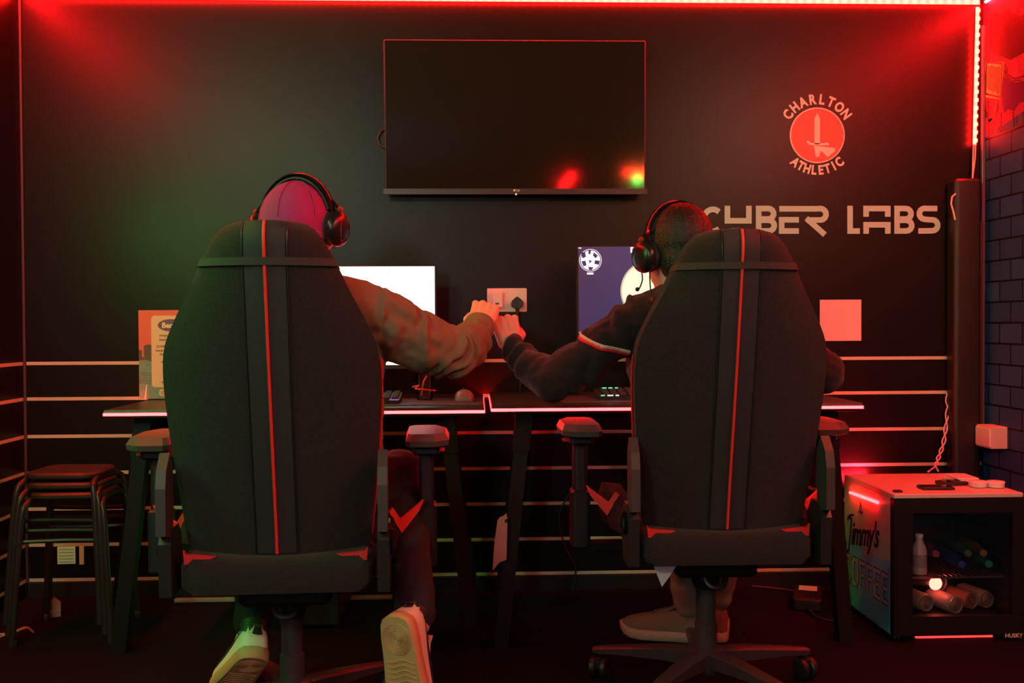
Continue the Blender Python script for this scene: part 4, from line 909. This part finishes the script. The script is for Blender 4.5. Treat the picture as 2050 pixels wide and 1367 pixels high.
for k in range(6):
    a = 2*PI*k/6+.5; MB().tube([CR @ V((.0848*math.cos(t_)*math.cos(a), -.012+.107*math.cos(t_)*math.sin(a), .020+.102*math.sin(t_))) for t_ in (math.radians(4+14*j) for j in range(7))], .0012, 5).build('cap_seam', mat('cap_band'), cap, True)

# --- headsets
def headset(R, label, mic, wide=.090, top=.140, cupz=-.026):
    t = thing('headset', label, 'headset', R.translation)
    def L(*p): return R @ V(p)
    arcp = [(wide*math.cos(math.radians(a)), top*math.sin(math.radians(a))*.92+.012) for a in range(0, 181, 10)]
    side = R.to_3x3() @ V((0, 1, 0))
    MB().tube([L(x, -.008, z) for x, z in arcp], [(.0045, .016)]*len(arcp), 10, flat=side).build('headband', M_gloss, t, True)
    MB().tube([L(x*.93, -.008, z*.93) for x, z in arcp[2:-2]], [(.0055, .018)]*(len(arcp)-4), 10, flat=side).build('headband_pad', mat('headset_pad', (0.02, 0.019, 0.02), .6), t, True)
    for s in (-1, 1):
        ax_ = R.to_3x3() @ V((s, -.16, -.06)); ax_.normalize(); c_ = L(s*.078, -.004, cupz)
        def sc(mb_): return mb_
        cup = MB().lathe([(.034, .012), (.040, .013), (.043, .022), (.040, .032), (.033, .038), (.020, .041), (.001, .041)], c_, ax_, 28).build('ear_cup', mat('cup_black', (0.014, 0.013, 0.014), .28), t, True, 40)
        MB().lathe([(.028, -.008), (.038, -.006), (.041, .004), (.039, .013), (.028, .014)], c_, ax_, 28).build('ear_cushion', mat('cushion', (0.03, 0.028, 0.03), .7), cup, True)
        MB().tube([c_+ax_*.026+V((0, 0, .041)), c_+ax_*.016+V((0, 0, .055)), L(s*wide*.99*math.sqrt(max(.05, 1-((cupz+.070-.012)/(top*.92))**2)), -.008, cupz+.070)], [.008, .007, .006], 8).build('yoke', M_gloss, t, True)
        MB().ball(c_+ax_*.030+V((0, 0, .045)), .008, 8).build('yoke_pin', mat('pin_red', (.35, .03, .03), .25), t, True)
        MB().tube([c_+ax_*.0400+V((0, 0, .020))+ax_.cross(V((0, 0, 1)))*.012, c_+ax_*.0415+ax_.cross(V((0, 0, 1)))*.015, c_+ax_*.0400-V((0, 0, .020))+ax_.cross(V((0, 0, 1)))*.012], .0016, 6).build('cup_line', mat('cup_line', (.07, .07, .07), .4), cup, True)
    return t
hs = headset(CR, 'black over-ear headset worn over the magenta cap', False, wide=.096, top=.137, cupz=.008)

# ---------------- right person
HC2 = at(1354, 504, 2.62); X1 = HC2.x; yawR = math.radians(18)
rp_ = MB(); PX = RC.x+.0
neck2 = V((X1+.02, 2.575, 1.115)); HR2 = head(rp_, HC2, yawR, neck2)
def lean(z): u = min(1, max(0, (z-.5)/.62)); return PX+(X1+.025-PX)*u**1.2
torso(rp_, [((lean(.53), 2.81, .55), .16, .10), ((lean(.68), 2.755, .68), .14, .09), ((lean(.85), 2.69, .85), .15, .095), ((lean(1.), 2.63, 1.0), .16, .095), ((lean(1.07), 2.605, 1.07), .13, .075), ((lean(1.115), 2.595, 1.115), .06, .055)])
sL, eL, wL = at(1268, 642, 2.62), at(1105, 765, 2.70), at(1024, 694, 2.86)
sR, eR, wR = at(1520, 655, 2.62), at(1648, 745, 2.60), at(1590, 770, 3.02)
rp_.limb([V((X1-.02, 2.58, 1.05)), sL, eL, wL], [.05, .045, .036, .026]); rp_.limb([V((X1+.08, 2.58, 1.05)), sR, eR, wR], [.05, .045, .036, .026])
HM2 = hframe(wL+(at(1019, 680, 2.885)-wL)*.7, (-.16, .62, .68), (.02, -.72, .70)); fist(rp_, HM2, -1)
relaxed(rp_, hframe(wR, (-.3, .93, -.12), (0, .1, 1)), 1)
hL, kL, aL = V((PX-.08, 2.80, .575)), at(1352, 925, 3.02), at(1384, 1222, 3.02)
hR, kR, aR = V((PX+.08, 2.80, .575)), at(1500, 915, 3.05), at(1432, 1205, 3.16)
rp_.limb([hL, kL, aL], [.075, .05, .034]); rp_.limb([hR, kR, aR], [.075, .05, .034])
personR = meshobj('person', fuse(rp_, .0026, 3), M_skin)
tag(personR, 'person with short dark hair and black sweater bumping fists, seated on the right', 'person')
face(HR2, personR)
sw_ = MB(); torso(sw_, [((lean(.5), 2.81, .54), .18, .12), ((lean(.62), 2.78, .63), .175, .118), ((lean(.8), 2.71, .80), .175, .115), ((lean(.98), 2.64, .98), .18, .11), ((lean(1.07), 2.612, 1.07), .15, .088), ((lean(1.115), 2.60, 1.12), .072, .066)])
sw_.limb([V((X1-.03, 2.58, 1.055)), at(1275, 640, 2.62), at(1225, 678, 2.64), at(1165, 730, 2.67), at(1112, 762, 2.70)], [.060, .066, .064, .063, .060])
sw_.limb([at(1112, 762, 2.70), at(1075, 742, 2.76), at(1042, 712, 2.82), at(1027, 694, 2.855)], [.060, .050, .040, .0325])
sw_.limb([V((X1+.09, 2.58, 1.055)), sR, eR, wR-V((0, .05, 0))], [.062, .066, .058, .036])
fold2 = wr(1.1, .0065, 21.0)
def jw2(p):
    b_ = fold2(p)
    if p.x < X1-.12: b_ += .0055*math.sin((p-eL).length*85+7*noise.noise(p*8))
    return b_
sweater = meshobj('sweater', fuse(sw_, .0058, 4, wrinkle=jw2), M_sweater, personR); sweater['label'] = 'black sweater with a cream and red sleeve stripe'
# sleeve stripe, cream over red, lying on the sleeve
def band_from(src, c, n_, w0, w1, keep, off):
    bm = bmesh.new(); bm.from_mesh(src); n_ = V(n_).normalized()
    bmesh.ops.delete(bm, geom=[f for f in bm.faces if not keep(f.calc_center_median())], context='FACES')
    for co, nn in ((V(c)+n_*w1, n_), (V(c)+n_*w0, -n_)):
        bmesh.ops.bisect_plane(bm, geom=bm.verts[:]+bm.edges[:]+bm.faces[:], plane_co=co, plane_no=nn, clear_outer=True)
    bm.normal_update()
    for v in bm.verts: v.co += v.normal*off
    bmesh.ops.solidify(bm, geom=bm.faces[:], thickness=.002)
    me = bpy.data.meshes.new('band'); bm.to_mesh(me); bm.free(); return me
sc0 = at(1198, 690, 2.60); kb = lambda p: (p-at(1199, 690, 2.66)).length < .13 and p.x < at(1255, 690, 2.66).x
for w0, w1, mm in ((-.008, 0, mat('stripe_cream', (.75, .66, .50), .7)), (0, .008, mat('stripe_red', (.75, .03, .04), .6))):
    meshobj('sleeve_stripe', band_from(sweater.data, sc0, (-.24, .22, -.94), w0, w1, kb, .0022), mm, sweater)
sh_ = at(1304, 608, 2.545)
MB().prism([(-.007, -.006), (.002, -.016), (.008, .0), (.002, .018), (-.004, .012), (.002, .004)], (sh_, V((1, 0, 0)), V((0, 0, 1)), V((0, -1, 0))), -.004, .003).build('shoulder_mark', M_redtrim, sweater)
trn = MB(); trn.limb([hL, kL, aL+(kL-aL)*.05], [.092, .068, .050]); trn.limb([hR, kR, aR+(kR-aR)*.05], [.092, .068, .050]); torso(trn, [((lean(.5), 2.81, .525), .17, .115), ((lean(.6), 2.80, .58), .165, .11), ((lean(.66), 2.77, .65), .15, .10)])
meshobj('trousers', fuse(trn, .007, 4, wrinkle=wr(.8, .006, 4.0)), M_khaki, personR)
for an, dr in ((aL, (-.86, .5, -.06)), (aR, (.2, .97, -.05))):
    dr = V(dr).normalized(); o_ = V((an.x, an.y, 0))-dr*.06; o_.z = .052 if an is aL else .012
    sneaker(hframe(o_, dr, (0, 0, 1)), personR, None, M_suede, mat('khaki_sole', (0.30, 0.27, 0.19), .8), detail=False)
# hair
HRm = Matrix.Translation(HC2) @ Matrix.Rotation(yawR, 4, 'Z')
hm = MB(); R3 = Matrix.Rotation(yawR, 3, 'Z')
hm.ball(HRm @ V((0, -.018, .032)), (.083, .100, .096), 26, R3); hm.ball(HRm @ V((0, -.050, -.022)), (.072, .062, .075), 20, R3); hm.ball(HRm @ V((0, .035, .080)), (.060, .045, .036), 16, R3)
def hw_(p):
    q = HRm.inverted() @ p; a = math.atan2(q.x, q.y); return .0032*noise.noise(V((a*16, q.z*14, 3)))+.0016*noise.noise(V((a*50, q.z*18, 9)))
meshobj('hair', fuse(hm, .0042, 3, wrinkle=hw_), M_hair, personR)['label'] = 'short dark hair'
hs2 = headset(HRm, 'black over-ear headset with a boom microphone over short dark hair', True, wide=.096, top=.130, cupz=-.014)
b0 = HRm @ V((-.100, .005, -.052))
MB().tube(bez([b0, at(1286, 560, 2.60), at(1281, 575, 2.62), at(1277, 580, 2.63)], 6), .0018, 7).build('mic_boom', M_black, hs2, True)
MB().ball(at(1276, 579, 2.63), .006, 10).build('mic_foam', M_black, hs2, True)
MB().tube(bez([b0+V((.02, -.01, -.004)), at(1301, 560, 2.57), at(1303, 585, 2.56), at(1306, 600, 2.56)], 6), .0018, 7).build('cable', M_black, hs2, True)
# ------------------------------------------------------------------ drinks fridge
FX0, FY0, FY1, FH = at(1790, 1100, 3.1).x, 3.10, 3.53, at(1790, 990, 3.1).z
FX1 = FX0+0.42
fr = thing('drinks_fridge', 'small glass-door drinks fridge with printed side in the right corner', 'fridge', ((FX0+FX1)/2, (FY0+FY1)/2, 0))
m_fw = mat('fridge_white', (0.62, 0.56, 0.50), 0.35, var=.04); m_fb = mat('fridge_black', (0.010, 0.010, 0.011), 0.35); m_fi = mat('fridge_inner', (0.02, 0.018, 0.02), 0.5)
z0 = .018
MB().rbox((FX0, FY0+.03, z0), (FX0+.022, FY1, FH-.012), .004, 1, 2).build('side_panel', m_fw, fr)
MB().rbox((FX1-.022, FY0+.03, z0), (FX1, FY1, FH-.012), .004, 1, 2).build('side_panel', m_fw, fr)
MB().rbox((FX0, FY0+.004, FH-.014), (FX1, FY1, FH), .004, 2, 3).build('top_panel', m_fw, fr)
MB().box((FX0+.022, FY1-.025, z0), (FX1-.022, FY1-.002, FH-.014)).build('back_panel', m_fi, fr)
MB().box((FX0+.022, FY0+.05, z0), (FX1-.022, FY1-.025, z0+.05)).build('inner_floor', m_fi, fr)
for x in (FX0+.03, FX1-.03):
    for y in (FY0+.06, FY1-.04): MB().cyl((x, y, 0), (x, y, z0), .014, .011, 12).build('foot', m_fb, fr)
door = MB()
st, tp, bt = .060, .075, .062
dz0, dz1 = z0+.004, FH-.016
door.box((FX0, FY0, dz0), (FX0+st, FY0+.03, dz1)).box((FX1-st*.6, FY0, dz0), (FX1, FY0+.03, dz1)).box((FX0+st, FY0, dz1-tp*.6), (FX1-st*.6, FY0+.03, dz1)).box((FX0+st, FY0, dz0), (FX1-st*.6, FY0+.03, dz0+bt))
dr = door.build('door_frame', m_fb, fr)
MB().box((FX0+st-.004, FY0+.010, dz0+bt-.004), (FX1-st*.6+.004, FY0+.014, dz1-tp*.6+.004)).build('door_glass', mg, dr)
text('HUSKY', .018, (V((at(2012, 1276, 3.1).x, FY0, at(2012, 1276, 3.1).z)), V((1, 0, 0)), V((0, 0, 1)), V((0, -1, 0))), 0, .0008, .0004).build('brand_letters', mat('logo_silver'), dr)
SFr = (V((FX0, FY1, 0)), V((0, -1, 0)), V((0, 0, 1)), V((-1, 0, 0)))            # printed side: u = depth from the back, v = height
DP = FY1-FY0-.03
m_fblue = bpy.data.materials.new('fridge_blue_print'); m_fblue.use_nodes = True; nt = m_fblue.node_tree; b = nt.nodes['Principled BSDF']; b.inputs['Roughness'].default_value = .4
tc = nt.nodes.new('ShaderNodeTexCoord'); sp = nt.nodes.new('ShaderNodeSeparateXYZ'); nt.links.new(tc.outputs['Generated'], sp.inputs[0]); rp = nt.nodes.new('ShaderNodeValToRGB')
e = rp.color_ramp.elements; e[0].color = (.10, .72, .74, 1); e[1].color = (.28, .58, .85, 1); e[1].position = .6; nt.links.new(sp.outputs['Z'], rp.inputs[0]); nt.links.new(rp.outputs[0], b.inputs['Base Color'])
wave = [(DP*i/16, .243+.010*math.sin(i*.55)+.006*math.sin(i*1.3)) for i in range(17)]
MB().prism([(0, .022), (DP, .022)]+list(reversed(wave)), SFr, .0002, .0012).build('blue_print', m_fblue, fr)
# script word drawn as brush strokes, then outlined block word
m_fink = mat('fridge_ink', (.012, .010, .012), .4)
jm = MB(); o_ = V((FX0, FY1, 0))
JF = frame(SFr[0], (0, -.985, .16), (0, .16, .985)); JF = (JF[0], JF[1], JF[2], V((-1, 0, 0)))
text("immy's", .118, (V((FX0, FY1-.070, .238)), V((0, -.985, .17)), V((0, .02, .999)), V((-1, 0, 0))), .0012, .0022, .0022, shear=.35, sx=.80, space=.92).build('script_letters', m_fink, fr)
jm.ribbon([(.025, .235), (.018, .212), (.030, .200), (.050, .213), (.062, .26), (.075, .325), (.052, .332), (.038, .318)], .010, SFr, .0012, .0022).ribbon([(.060, .338), (.095, .345)], .008, SFr, .0012, .0022)
jm.build('script_letters', m_fink, fr)
for i, pts in enumerate(([(.15, .375), (.158, .40), (.166, .375)], [(.140, .37), (.148, .362), (.158, .372), (.168, .362), (.178, .374)])): MB().ribbon(pts, .005, SFr, .0012, .002).build('crown_print', m_fink, fr)
lw = DP/6.6
CO = {'C': [(.9, .8), (.7, 1), (.25, 1), (.08, .8), (.08, .2), (.25, 0), (.7, 0), (.9, .2)], 'O': None, 'F': [[(.1, 0), (.1, 1), (.9, 1)], [(.1, .52), (.75, .52)]], 'E': [[(.9, 1), (.1, 1), (.1, 0), (.9, 0)], [(.1, .5), (.75, .5)]]}
for i, ch in enumerate('COFFEE'):
    mb_o, mb_i = MB(), MB(); x0 = .022+i*lw*1.05; y0 = .105+.002*i; h = .085
    paths = CO[ch]
    if ch == 'C': paths = [paths]
    if ch == 'O': paths = [[(.3, 0), (.7, 0), (.92, .2), (.92, .8), (.7, 1), (.3, 1), (.08, .8), (.08, .2)]]
    for pth in paths:
        q = [(x0+p[0]*lw*.82, y0+p[1]*h) for p in pth]; mb_o.ribbon(q, .021, SFr, .0012, .0020, closed=(ch == 'O'))
        mb_i.ribbon(q, .0125, SFr, .0020, .0028, closed=(ch == 'O'))
    lo = mb_o.build('block_letter', m_fink, fr); mb_i.build('letter_face', mat('letter_fill', (.62, .62, .58), .45), lo)
# LED bar stuck to the side and glowing red strip under the door
a, c = rp_pt = (None, None)
def spt_side(px, py):
    d = FW+RT*((px-1025)/FPX)+UP*((683.5-py)/FPX); k = (FX0-.004)/d.x; return V((0, 0, CAMZ))+d*k
A, B = spt_side(1702, 986), spt_side(1757, 1006)
MB().tube([A, B], .0050, 8).build('led_bar', M_deskled, fr)
MB().box((at(1838, 1305, 3.12).x, FY0+.035, .004), (at(1992, 1305, 3.12).x, FY0+.043, .010)).build('underglow_strip', mat('underglow', (.9, .3, .3), .4, emit=(1, .02, .02), estr=4), fr)
for x_ in (FX0+.0221, FX1-.0255): MB().box((x_, FY0+.034, z0+.051), (x_+.003, FY1-.026, FH-.0145)).build('liner', m_fi, fr)
# wire shelf
SHZ = at(1900, 1147, 3.2).z
sh = MB().box((FX0+.024, FY0+.045, SHZ-.003), (FX1-.024, FY0+.050, SHZ+.003)).build('wire_shelf', mat('wire', (.35, .3, .3), .25, metal=.8), fr)
for i in range(22):
    x = FX0+.034+i*(.352/21); MB().cyl((x, FY0+.047, SHZ), (x, FY1-.03, SHZ), .0018, n=6).build('shelf_rod', mat('wire'), sh, True)
# glowing disc and arm, added for a red light's reflection in the door
lp_ = at(1873, 1168, 3.22)
MB().lathe([(.004, -.012), (.018, -.008), (.022, 0), (.018, .006), (.001, .008)], lp_, (0, -1, 0), 20).build('reflection_disc', mat('red_reflection', (.9, .4, .35), .3, emit=(1, .10, .07), estr=9), fr, True)
MB().box((FX0+.022, lp_.y+.008, lp_.z-.006), (lp_.x, lp_.y+.014, lp_.z+.006)).build('disc_arm', m_fi, fr)
# drinks: each its own thing
def can(p, ax, body, lab, end):
    ax = V(ax).normalized(); t = thing('drink_can', lab, 'can', p, group='cans lying on the fridge floor')
    MB().lathe([(.022, .002), (.026, .004), (.029, .012), (.0295, .018), (.0295, .112), (.025, .122)], p, ax, 20).build('body', body, t, True, 30)
    MB().lathe([(.026, .002), (.0265, -.001), (.0235, 0), (.0225, .004), (.002, .005)], p, ax, 20).build('end', end, t, True, 30)
    MB().rbox((-.004, -.009, 0), (.004, .009, .0015), .002, 2, 3).xf(hframe(V(p)-ax*.0002, ax.orthogonal(), -ax)).build('tab', end, t)
m_al = mat('can_end', (.55, .5, .45), .3, metal=.6); bodies = [mat('can_tan', (.45, .33, .22), .35), mat('can_brown', (.20, .13, .09), .35), mat('can_cream', (.60, .48, .38), .35), mat('can_red', (.55, .20, .14), .35), mat('can_sand', (.5, .40, .30), .35)]
fz = z0+.05
for i, (px, py, yy) in enumerate([(1855, 1243, 3.20), (1884, 1212, 3.27), (1914, 1240, 3.17), (1946, 1236, 3.22), (1976, 1236, 3.23)]):
    p = at(px, py, yy); p.z = fz+.0302 + (.047 if i == 1 else 0)
    can(p, (-.25 if i % 2 == 0 else -.4, 1, .0), bodies[i], ['tan drink can lying at the left of the fridge floor', 'brown drink can propped behind the front cans in the fridge', 'cream drink can lying third from the left in the fridge', 'reddish drink can lying fourth from the left in the fridge', 'sand coloured drink can lying at the right of the fridge floor'][i], m_al)
def bottle(p, lab, bm_, cm, h=.19, r=.026, lying=False, cat='bottle', lm=None):
    t = thing('drink_bottle', lab, cat, p, group='bottles on the fridge shelf')
    ax = V((0.1, 1, 0)).normalized() if lying else V((0, 0, 1)); p = V(p)
    s = 1
    if lying: p = p+ax*h; ax = -ax
    MB().lathe([(r*.9, 0), (r, .006), (r, h*.58), (r*.85, h*.68), (r*.48, h*.84), (r*.45, h*.93)], p, ax, 18).build('body', bm_, t, True, 40)
    MB().lathe([(r*.52, h*.92), (r*.52, h*.99), (r*.40, h)], p, ax, 16).build('cap', cm, t, True, 30)
    if lm: MB().lathe([(r*1.01, h*.18), (r*1.01, h*.5)], p, ax, 18).build('label', lm, t, True, 30)
sz = SHZ+.003
pm = at(1840, 1140, 3.19)
bottle((pm.x, 3.19, sz), 'white milk bottle standing on the left of the fridge shelf', mat('milk_white', (.55, .50, .48), .4), M_white, .13, .024, lm=mat('milk_label', (.35, .30, .33), .5))
t_ = None
caps = [(1880, 1118, (.30, .06, .10), 'dark bottle with a maroon cap lying on the fridge shelf'), (1927, 1135, (.03, .08, .45), 'bottle with a blue cap lying on the fridge shelf'), (1945, 1122, (.06, .20, .06), 'bottle with a dark green cap lying on the fridge shelf'), (1976, 1106, (.22, .20, .05), 'bottle with an olive cap lying on the fridge shelf'), (1981, 1133, (.02, .40, .22), 'bottle with a bright green cap lying on the fridge shelf')]
for i, (px, py, col, lab) in enumerate(caps):
    p = at(px, py, 3.20); r = .0225
    p.z = sz+r+.001
    if i in (0, 2, 3): p.z += .032; p.y += .02
    bottle((p.x, p.y, p.z), lab, mat('pet_%d' % i, tuple(q*.35+.01 for q in col), .2), mat('cap_%d' % i, col, .4), .17, r, lying=True)

# things on the fridge top
TZ = FH+.0006
def slab(name, lab, cat, px, py, Y, w_, d_, h, mm, rz=0, z=None, edge=None):
    p = at(px, py, Y); p.z = TZ if z is None else z
    t = thing(name, lab, cat, p); R = Matrix.Translation(p) @ Matrix.Rotation(rz, 4, 'Z')
    MB().rbox((-w_/2, -d_/2, 0), (w_/2, d_/2, h), min(.006, h*.9), 2, 3).xf(R).build('body', mm, t)
    if edge: MB().rbox((-w_/2+.006, -d_/2+.006, h), (w_/2-.006, d_/2-.006, h+.0008), .003, 2, 3).xf(R).build('face', edge, t)
    return p
slab('key_fob', 'small black fob lying alone on the fridge top', 'fob', 1797, 981, 3.145, .028, .022, .006, M_black, .1, edge=M_gloss)
slab('phone', 'flat black phone lying on the fridge top', 'phone', 1873, 974, 3.20, .105, .060, .009, M_black, -.05, edge=M_gloss)
slab('notebook', 'thin black box beside the phone on the fridge top', 'box', 1905, 972, 3.28, .09, .060, .012, mat('box_dark', (.03, .022, .022), .5), .2, edge=M_gloss)
sx_, sy_ = 1925, 3.27
for i, (w_, d_, rz, lab) in enumerate(((.075, .12, .05, 'white card lowest in the pile on the fridge'), (.073, .115, .10, 'white card in the middle of the pile on the fridge'), (.072, .110, -.04, 'white card topmost in the pile on the fridge'))):
    slab('card_box', lab, 'card', sx_, 970, sy_+.06, w_, d_, .0068, M_white, rz, TZ+i*.0072)
for px, lab, Y in ((1958, 'round white tin beside the card pile on the fridge', 3.22), (1993, 'round white tin nearest the right edge of the fridge', 3.21)):
    p = at(px, 975, Y); p.z = TZ; t = thing('round_tin', lab, 'tin', p)
    MB().lathe([(.022, 0), (.026, .003), (.0275, .012), (.0275, .016)], p, n=24).build('tin', M_white, t, True, 40)
    MB().lathe([(.0285, .0155), (.0285, .0195), (.026, .0215), (.001, .0215)], p, n=24).build('lid', M_paper, t, True, 40)
# red LED tape tail behind the fridge
q = at(1700, 925, 3.74)
t = thing('led_strip', 'loose tail of red LED tape on the wall behind the drinks fridge', 'led strip', q)
MB().tube([(at(1790, 985, D-.03).x, D-.03, .40), (at(1760, 970, D-.03).x, D-.03, .405), (at(1715, 985, D-.03).x, D-.03, .395)], [(.006, .002)]*3, 8, flat=(0, 1, 0)).build('tape', M_deskled, t)
l = area('led_light_tail', (at(1725, 985, D-.06).x, D-.06, .415), (-.25, .45, .85), .12, .02, 3.0, RED, 170, (1, 0, 0))
# ------------------------------------------------------------------ stools
def stool(name, p, lab, k):
    t = thing('stool', lab, 'stool', p, rotz=0, group='nested metal stools by the left wall', world=False)
    w_ = .118; zt = .46
    MB().rbox((-w_, -w_*.95, zt), (w_, w_*.95, zt+.022), .05, 2, 6).build('seat', mat('stool_seat', (.028, .02, .018), .45, var=.15), t, True, 40)
    for s in (-1, 1):
        pts = bez([(s*(w_+.035), -w_-.03, .0), (s*(w_+.012), -w_-.008, .38), (s*(w_-.002), -w_+.02, .452), (s*(w_-.012), 0, .460), (s*(w_-.002), w_-.02, .452), (s*(w_+.012), w_+.008, .38), (s*(w_+.035), w_+.03, .0)], 6)
        for kk, half in enumerate((pts[:len(pts)//2+1], pts[len(pts)//2:])): MB().tube(half, .0105, 10).build('leg', M_tubemetal, t, True)
        for y in (-w_-.025, w_+.025): MB().lathe([(.014, 0), (.014, .02), (.011, .025)], (s*(w_+.034), y, .0), n=12).build('rubber_foot', M_black, t, True)
    MB().tube([(-w_-.008, -w_-.002, .33), (0, -w_+.01, .33), (w_+.008, -w_-.002, .33)], .007, 8).build('brace', M_tubemetal, t, True)
    MB().tube([(-w_-.008, w_+.002, .33), (0, w_-.01, .33), (w_+.008, w_+.002, .33)], .007, 8).build('brace', M_tubemetal, t, True)
    return t
sp_ = at(155, 1250, 3.36); sp_.z = 0
labs = ['lowest black metal stool of the nested stack by the left wall', 'second lowest black metal stool of the nested stack', 'third black metal stool up in the nested stack', 'topmost black metal stool of the nested stack by the left wall']
first = None
for i in range(3):
    s_ = stool('stool', sp_+V((-.012*i, .015*i, .030*i)), [labs[0], 'middle black metal stool of the nested stack', labs[3]][i], i)
    if i == 0: first = s_
    s_.rotation_euler = (0, 0, .06-.05*i)
m_glab = mat('paper_label', (.55, .55, .38), .7)
a_ = at(186, 1067, 3.16)
MB().box((-.005, -.162, .265), (.050, -.160, .320)).build('label', m_glab, first)
mb = MB()
for i in range(5): MB().box((0, -.1626, .270+i*.010), (.045, -.1618, .2725+i*.010)).build('label_line', mat('label_ink', (.2, .22, .12), .7), first)
MB().box((.062, -.162, .262), (.076, -.160, .322)).build('label', mat('orange_label', (.55, .25, .12), .7), first)

# ------------------------------------------------------------------ odds and ends on the floor and under the desks
p = at(106, 1192, 3.55); p.z = 0
t = thing('cardboard_scrap', 'small brown cardboard scrap standing behind the stools', 'cardboard', (p.x, p.y, 0)); R = Matrix.Translation((p.x, p.y, 0)) @ Matrix.Rotation(.5, 4, 'Z')
MB().prism([(-.025, 0), (.022, 0), (.022, .05), (.005, .067), (-.025, .052)], (V((0, 0, 0)), V((1, 0, 0)), V((0, 0, 1)), V((0, -1, 0))), 0, .025).xf(R).build('box', M_card, t)
MB().box((-.023, -.027, .022), (.021, -.025, .028)).xf(R).build('tape', mat('tape_tan', (.5, .38, .25), .4), t)
for i, pts in enumerate(([at(0, 1262, 3.3), at(30, 1246, 3.36), at(52, 1236, 3.4), at(66, 1252, 3.35)], [at(0, 1256, 3.33), at(24, 1250, 3.34), at(44, 1244, 3.38), at(58, 1240, 3.4)])):
    tag(MB().tube(bez([V((q.x, q.y, .004)) for q in pts], 6), .0035, 7).build('loose_cable', mat('tan_cable', (.42, .34, .26), .5), None, True), ['tan loose cable nearer the camera on the floor by the left wall', 'tan loose cable further back on the floor by the left wall'][i], 'cable')
# cardboard tag hanging in front of the middle desk leg
c0 = at(1002, 1085, 3.16)
t = thing('cardboard_tag', 'pinkish brown cardboard piece taped to the middle desk leg', 'cardboard', (c0.x, 3.16, at(1000, 1140, 3.16).z))
TF = (V((0, 3.105, 0)), V((1, 0, 0)), V((0, 0, 1)), V((0, -1, 0)))
def tp(px, py): q = at(px, py, 3.105); return (q.x, q.z)
MB().prism([tp(*q) for q in [(986, 1142), (990, 1085), (996, 1042), (1000, 1036), (1009, 1032), (1014, 1027), (1016, 1040), (1014, 1120), (1000, 1126)]], TF, -.004, .0).build('sheet', mat('tag_card', (.56, .30, .26), .8, var=.1), t)
MB().prism([tp(*q) for q in [(1010, 1040), (1017, 1038), (1016, 1046), (1011, 1046)]], TF, 0, .001).build('tape', M_black, t)
# black power brick with white label on the floor
p = at(1618, 1200, 3.55); p.z = 0
t = thing('power_brick', 'black power brick with a white label on the floor under the right desk', 'power supply', p); R = Matrix.Translation(p) @ Matrix.Rotation(-.35, 4, 'Z')
MB().rbox((-.05, -.10, .0004), (.05, .10, .045), .012, 2, 4).xf(R).build('body', M_black, t, True, 40)
MB().box((-.034, .02, .0450), (.030, .085, .0456)).xf(R).build('label', M_paper, t)
MB().tube(bez([R @ V((0, -.10, .02)), R @ V((.03, -.17, .006)), R @ V((.10, -.20, .005)), R @ V((.16, -.12, .005))], 6), .004, 7).build('cable', M_black, t, True)
MB().tube(bez([R @ V((0, .10, .02)), R @ V((-.02, .14, .006)), R @ V((-.12, .17, .005)), R @ V((-.3, .18, .005)), R @ V((-.45, .16, .005))], 6), .004, 7).build('cable', mat('red_brown_cable', (.12, .03, .03), .4), t, True)
# desk cables on the wall under the desks
tag(MB().tube(bez([at(1135, 890, D-.02), at(1150, 960, D-.012), at(1120, 1030, D-.012), at(1130, 1090, D-.012), at(1152, 1140, D-.012), at(1145, 1185, D-.02)], 6), .0032, 7).build('hanging_cable', M_black, None, True), 'thin black cable hanging down the wall under the right desk', 'cable')

# pale cable trunking along the floor under the left desk
ta, tb = at(350, 1195, 3.70), at(820, 1192, 3.70)
tag(MB().rbox((ta.x, 3.69, 0.0), (tb.x, 3.712, .014), .003, 0, 2).build('cable_trunking', mat('trunking_grey', (.25, .27, .2), .6)), 'pale strip of cable trunking on the floor under the left desk', 'cable trunking')
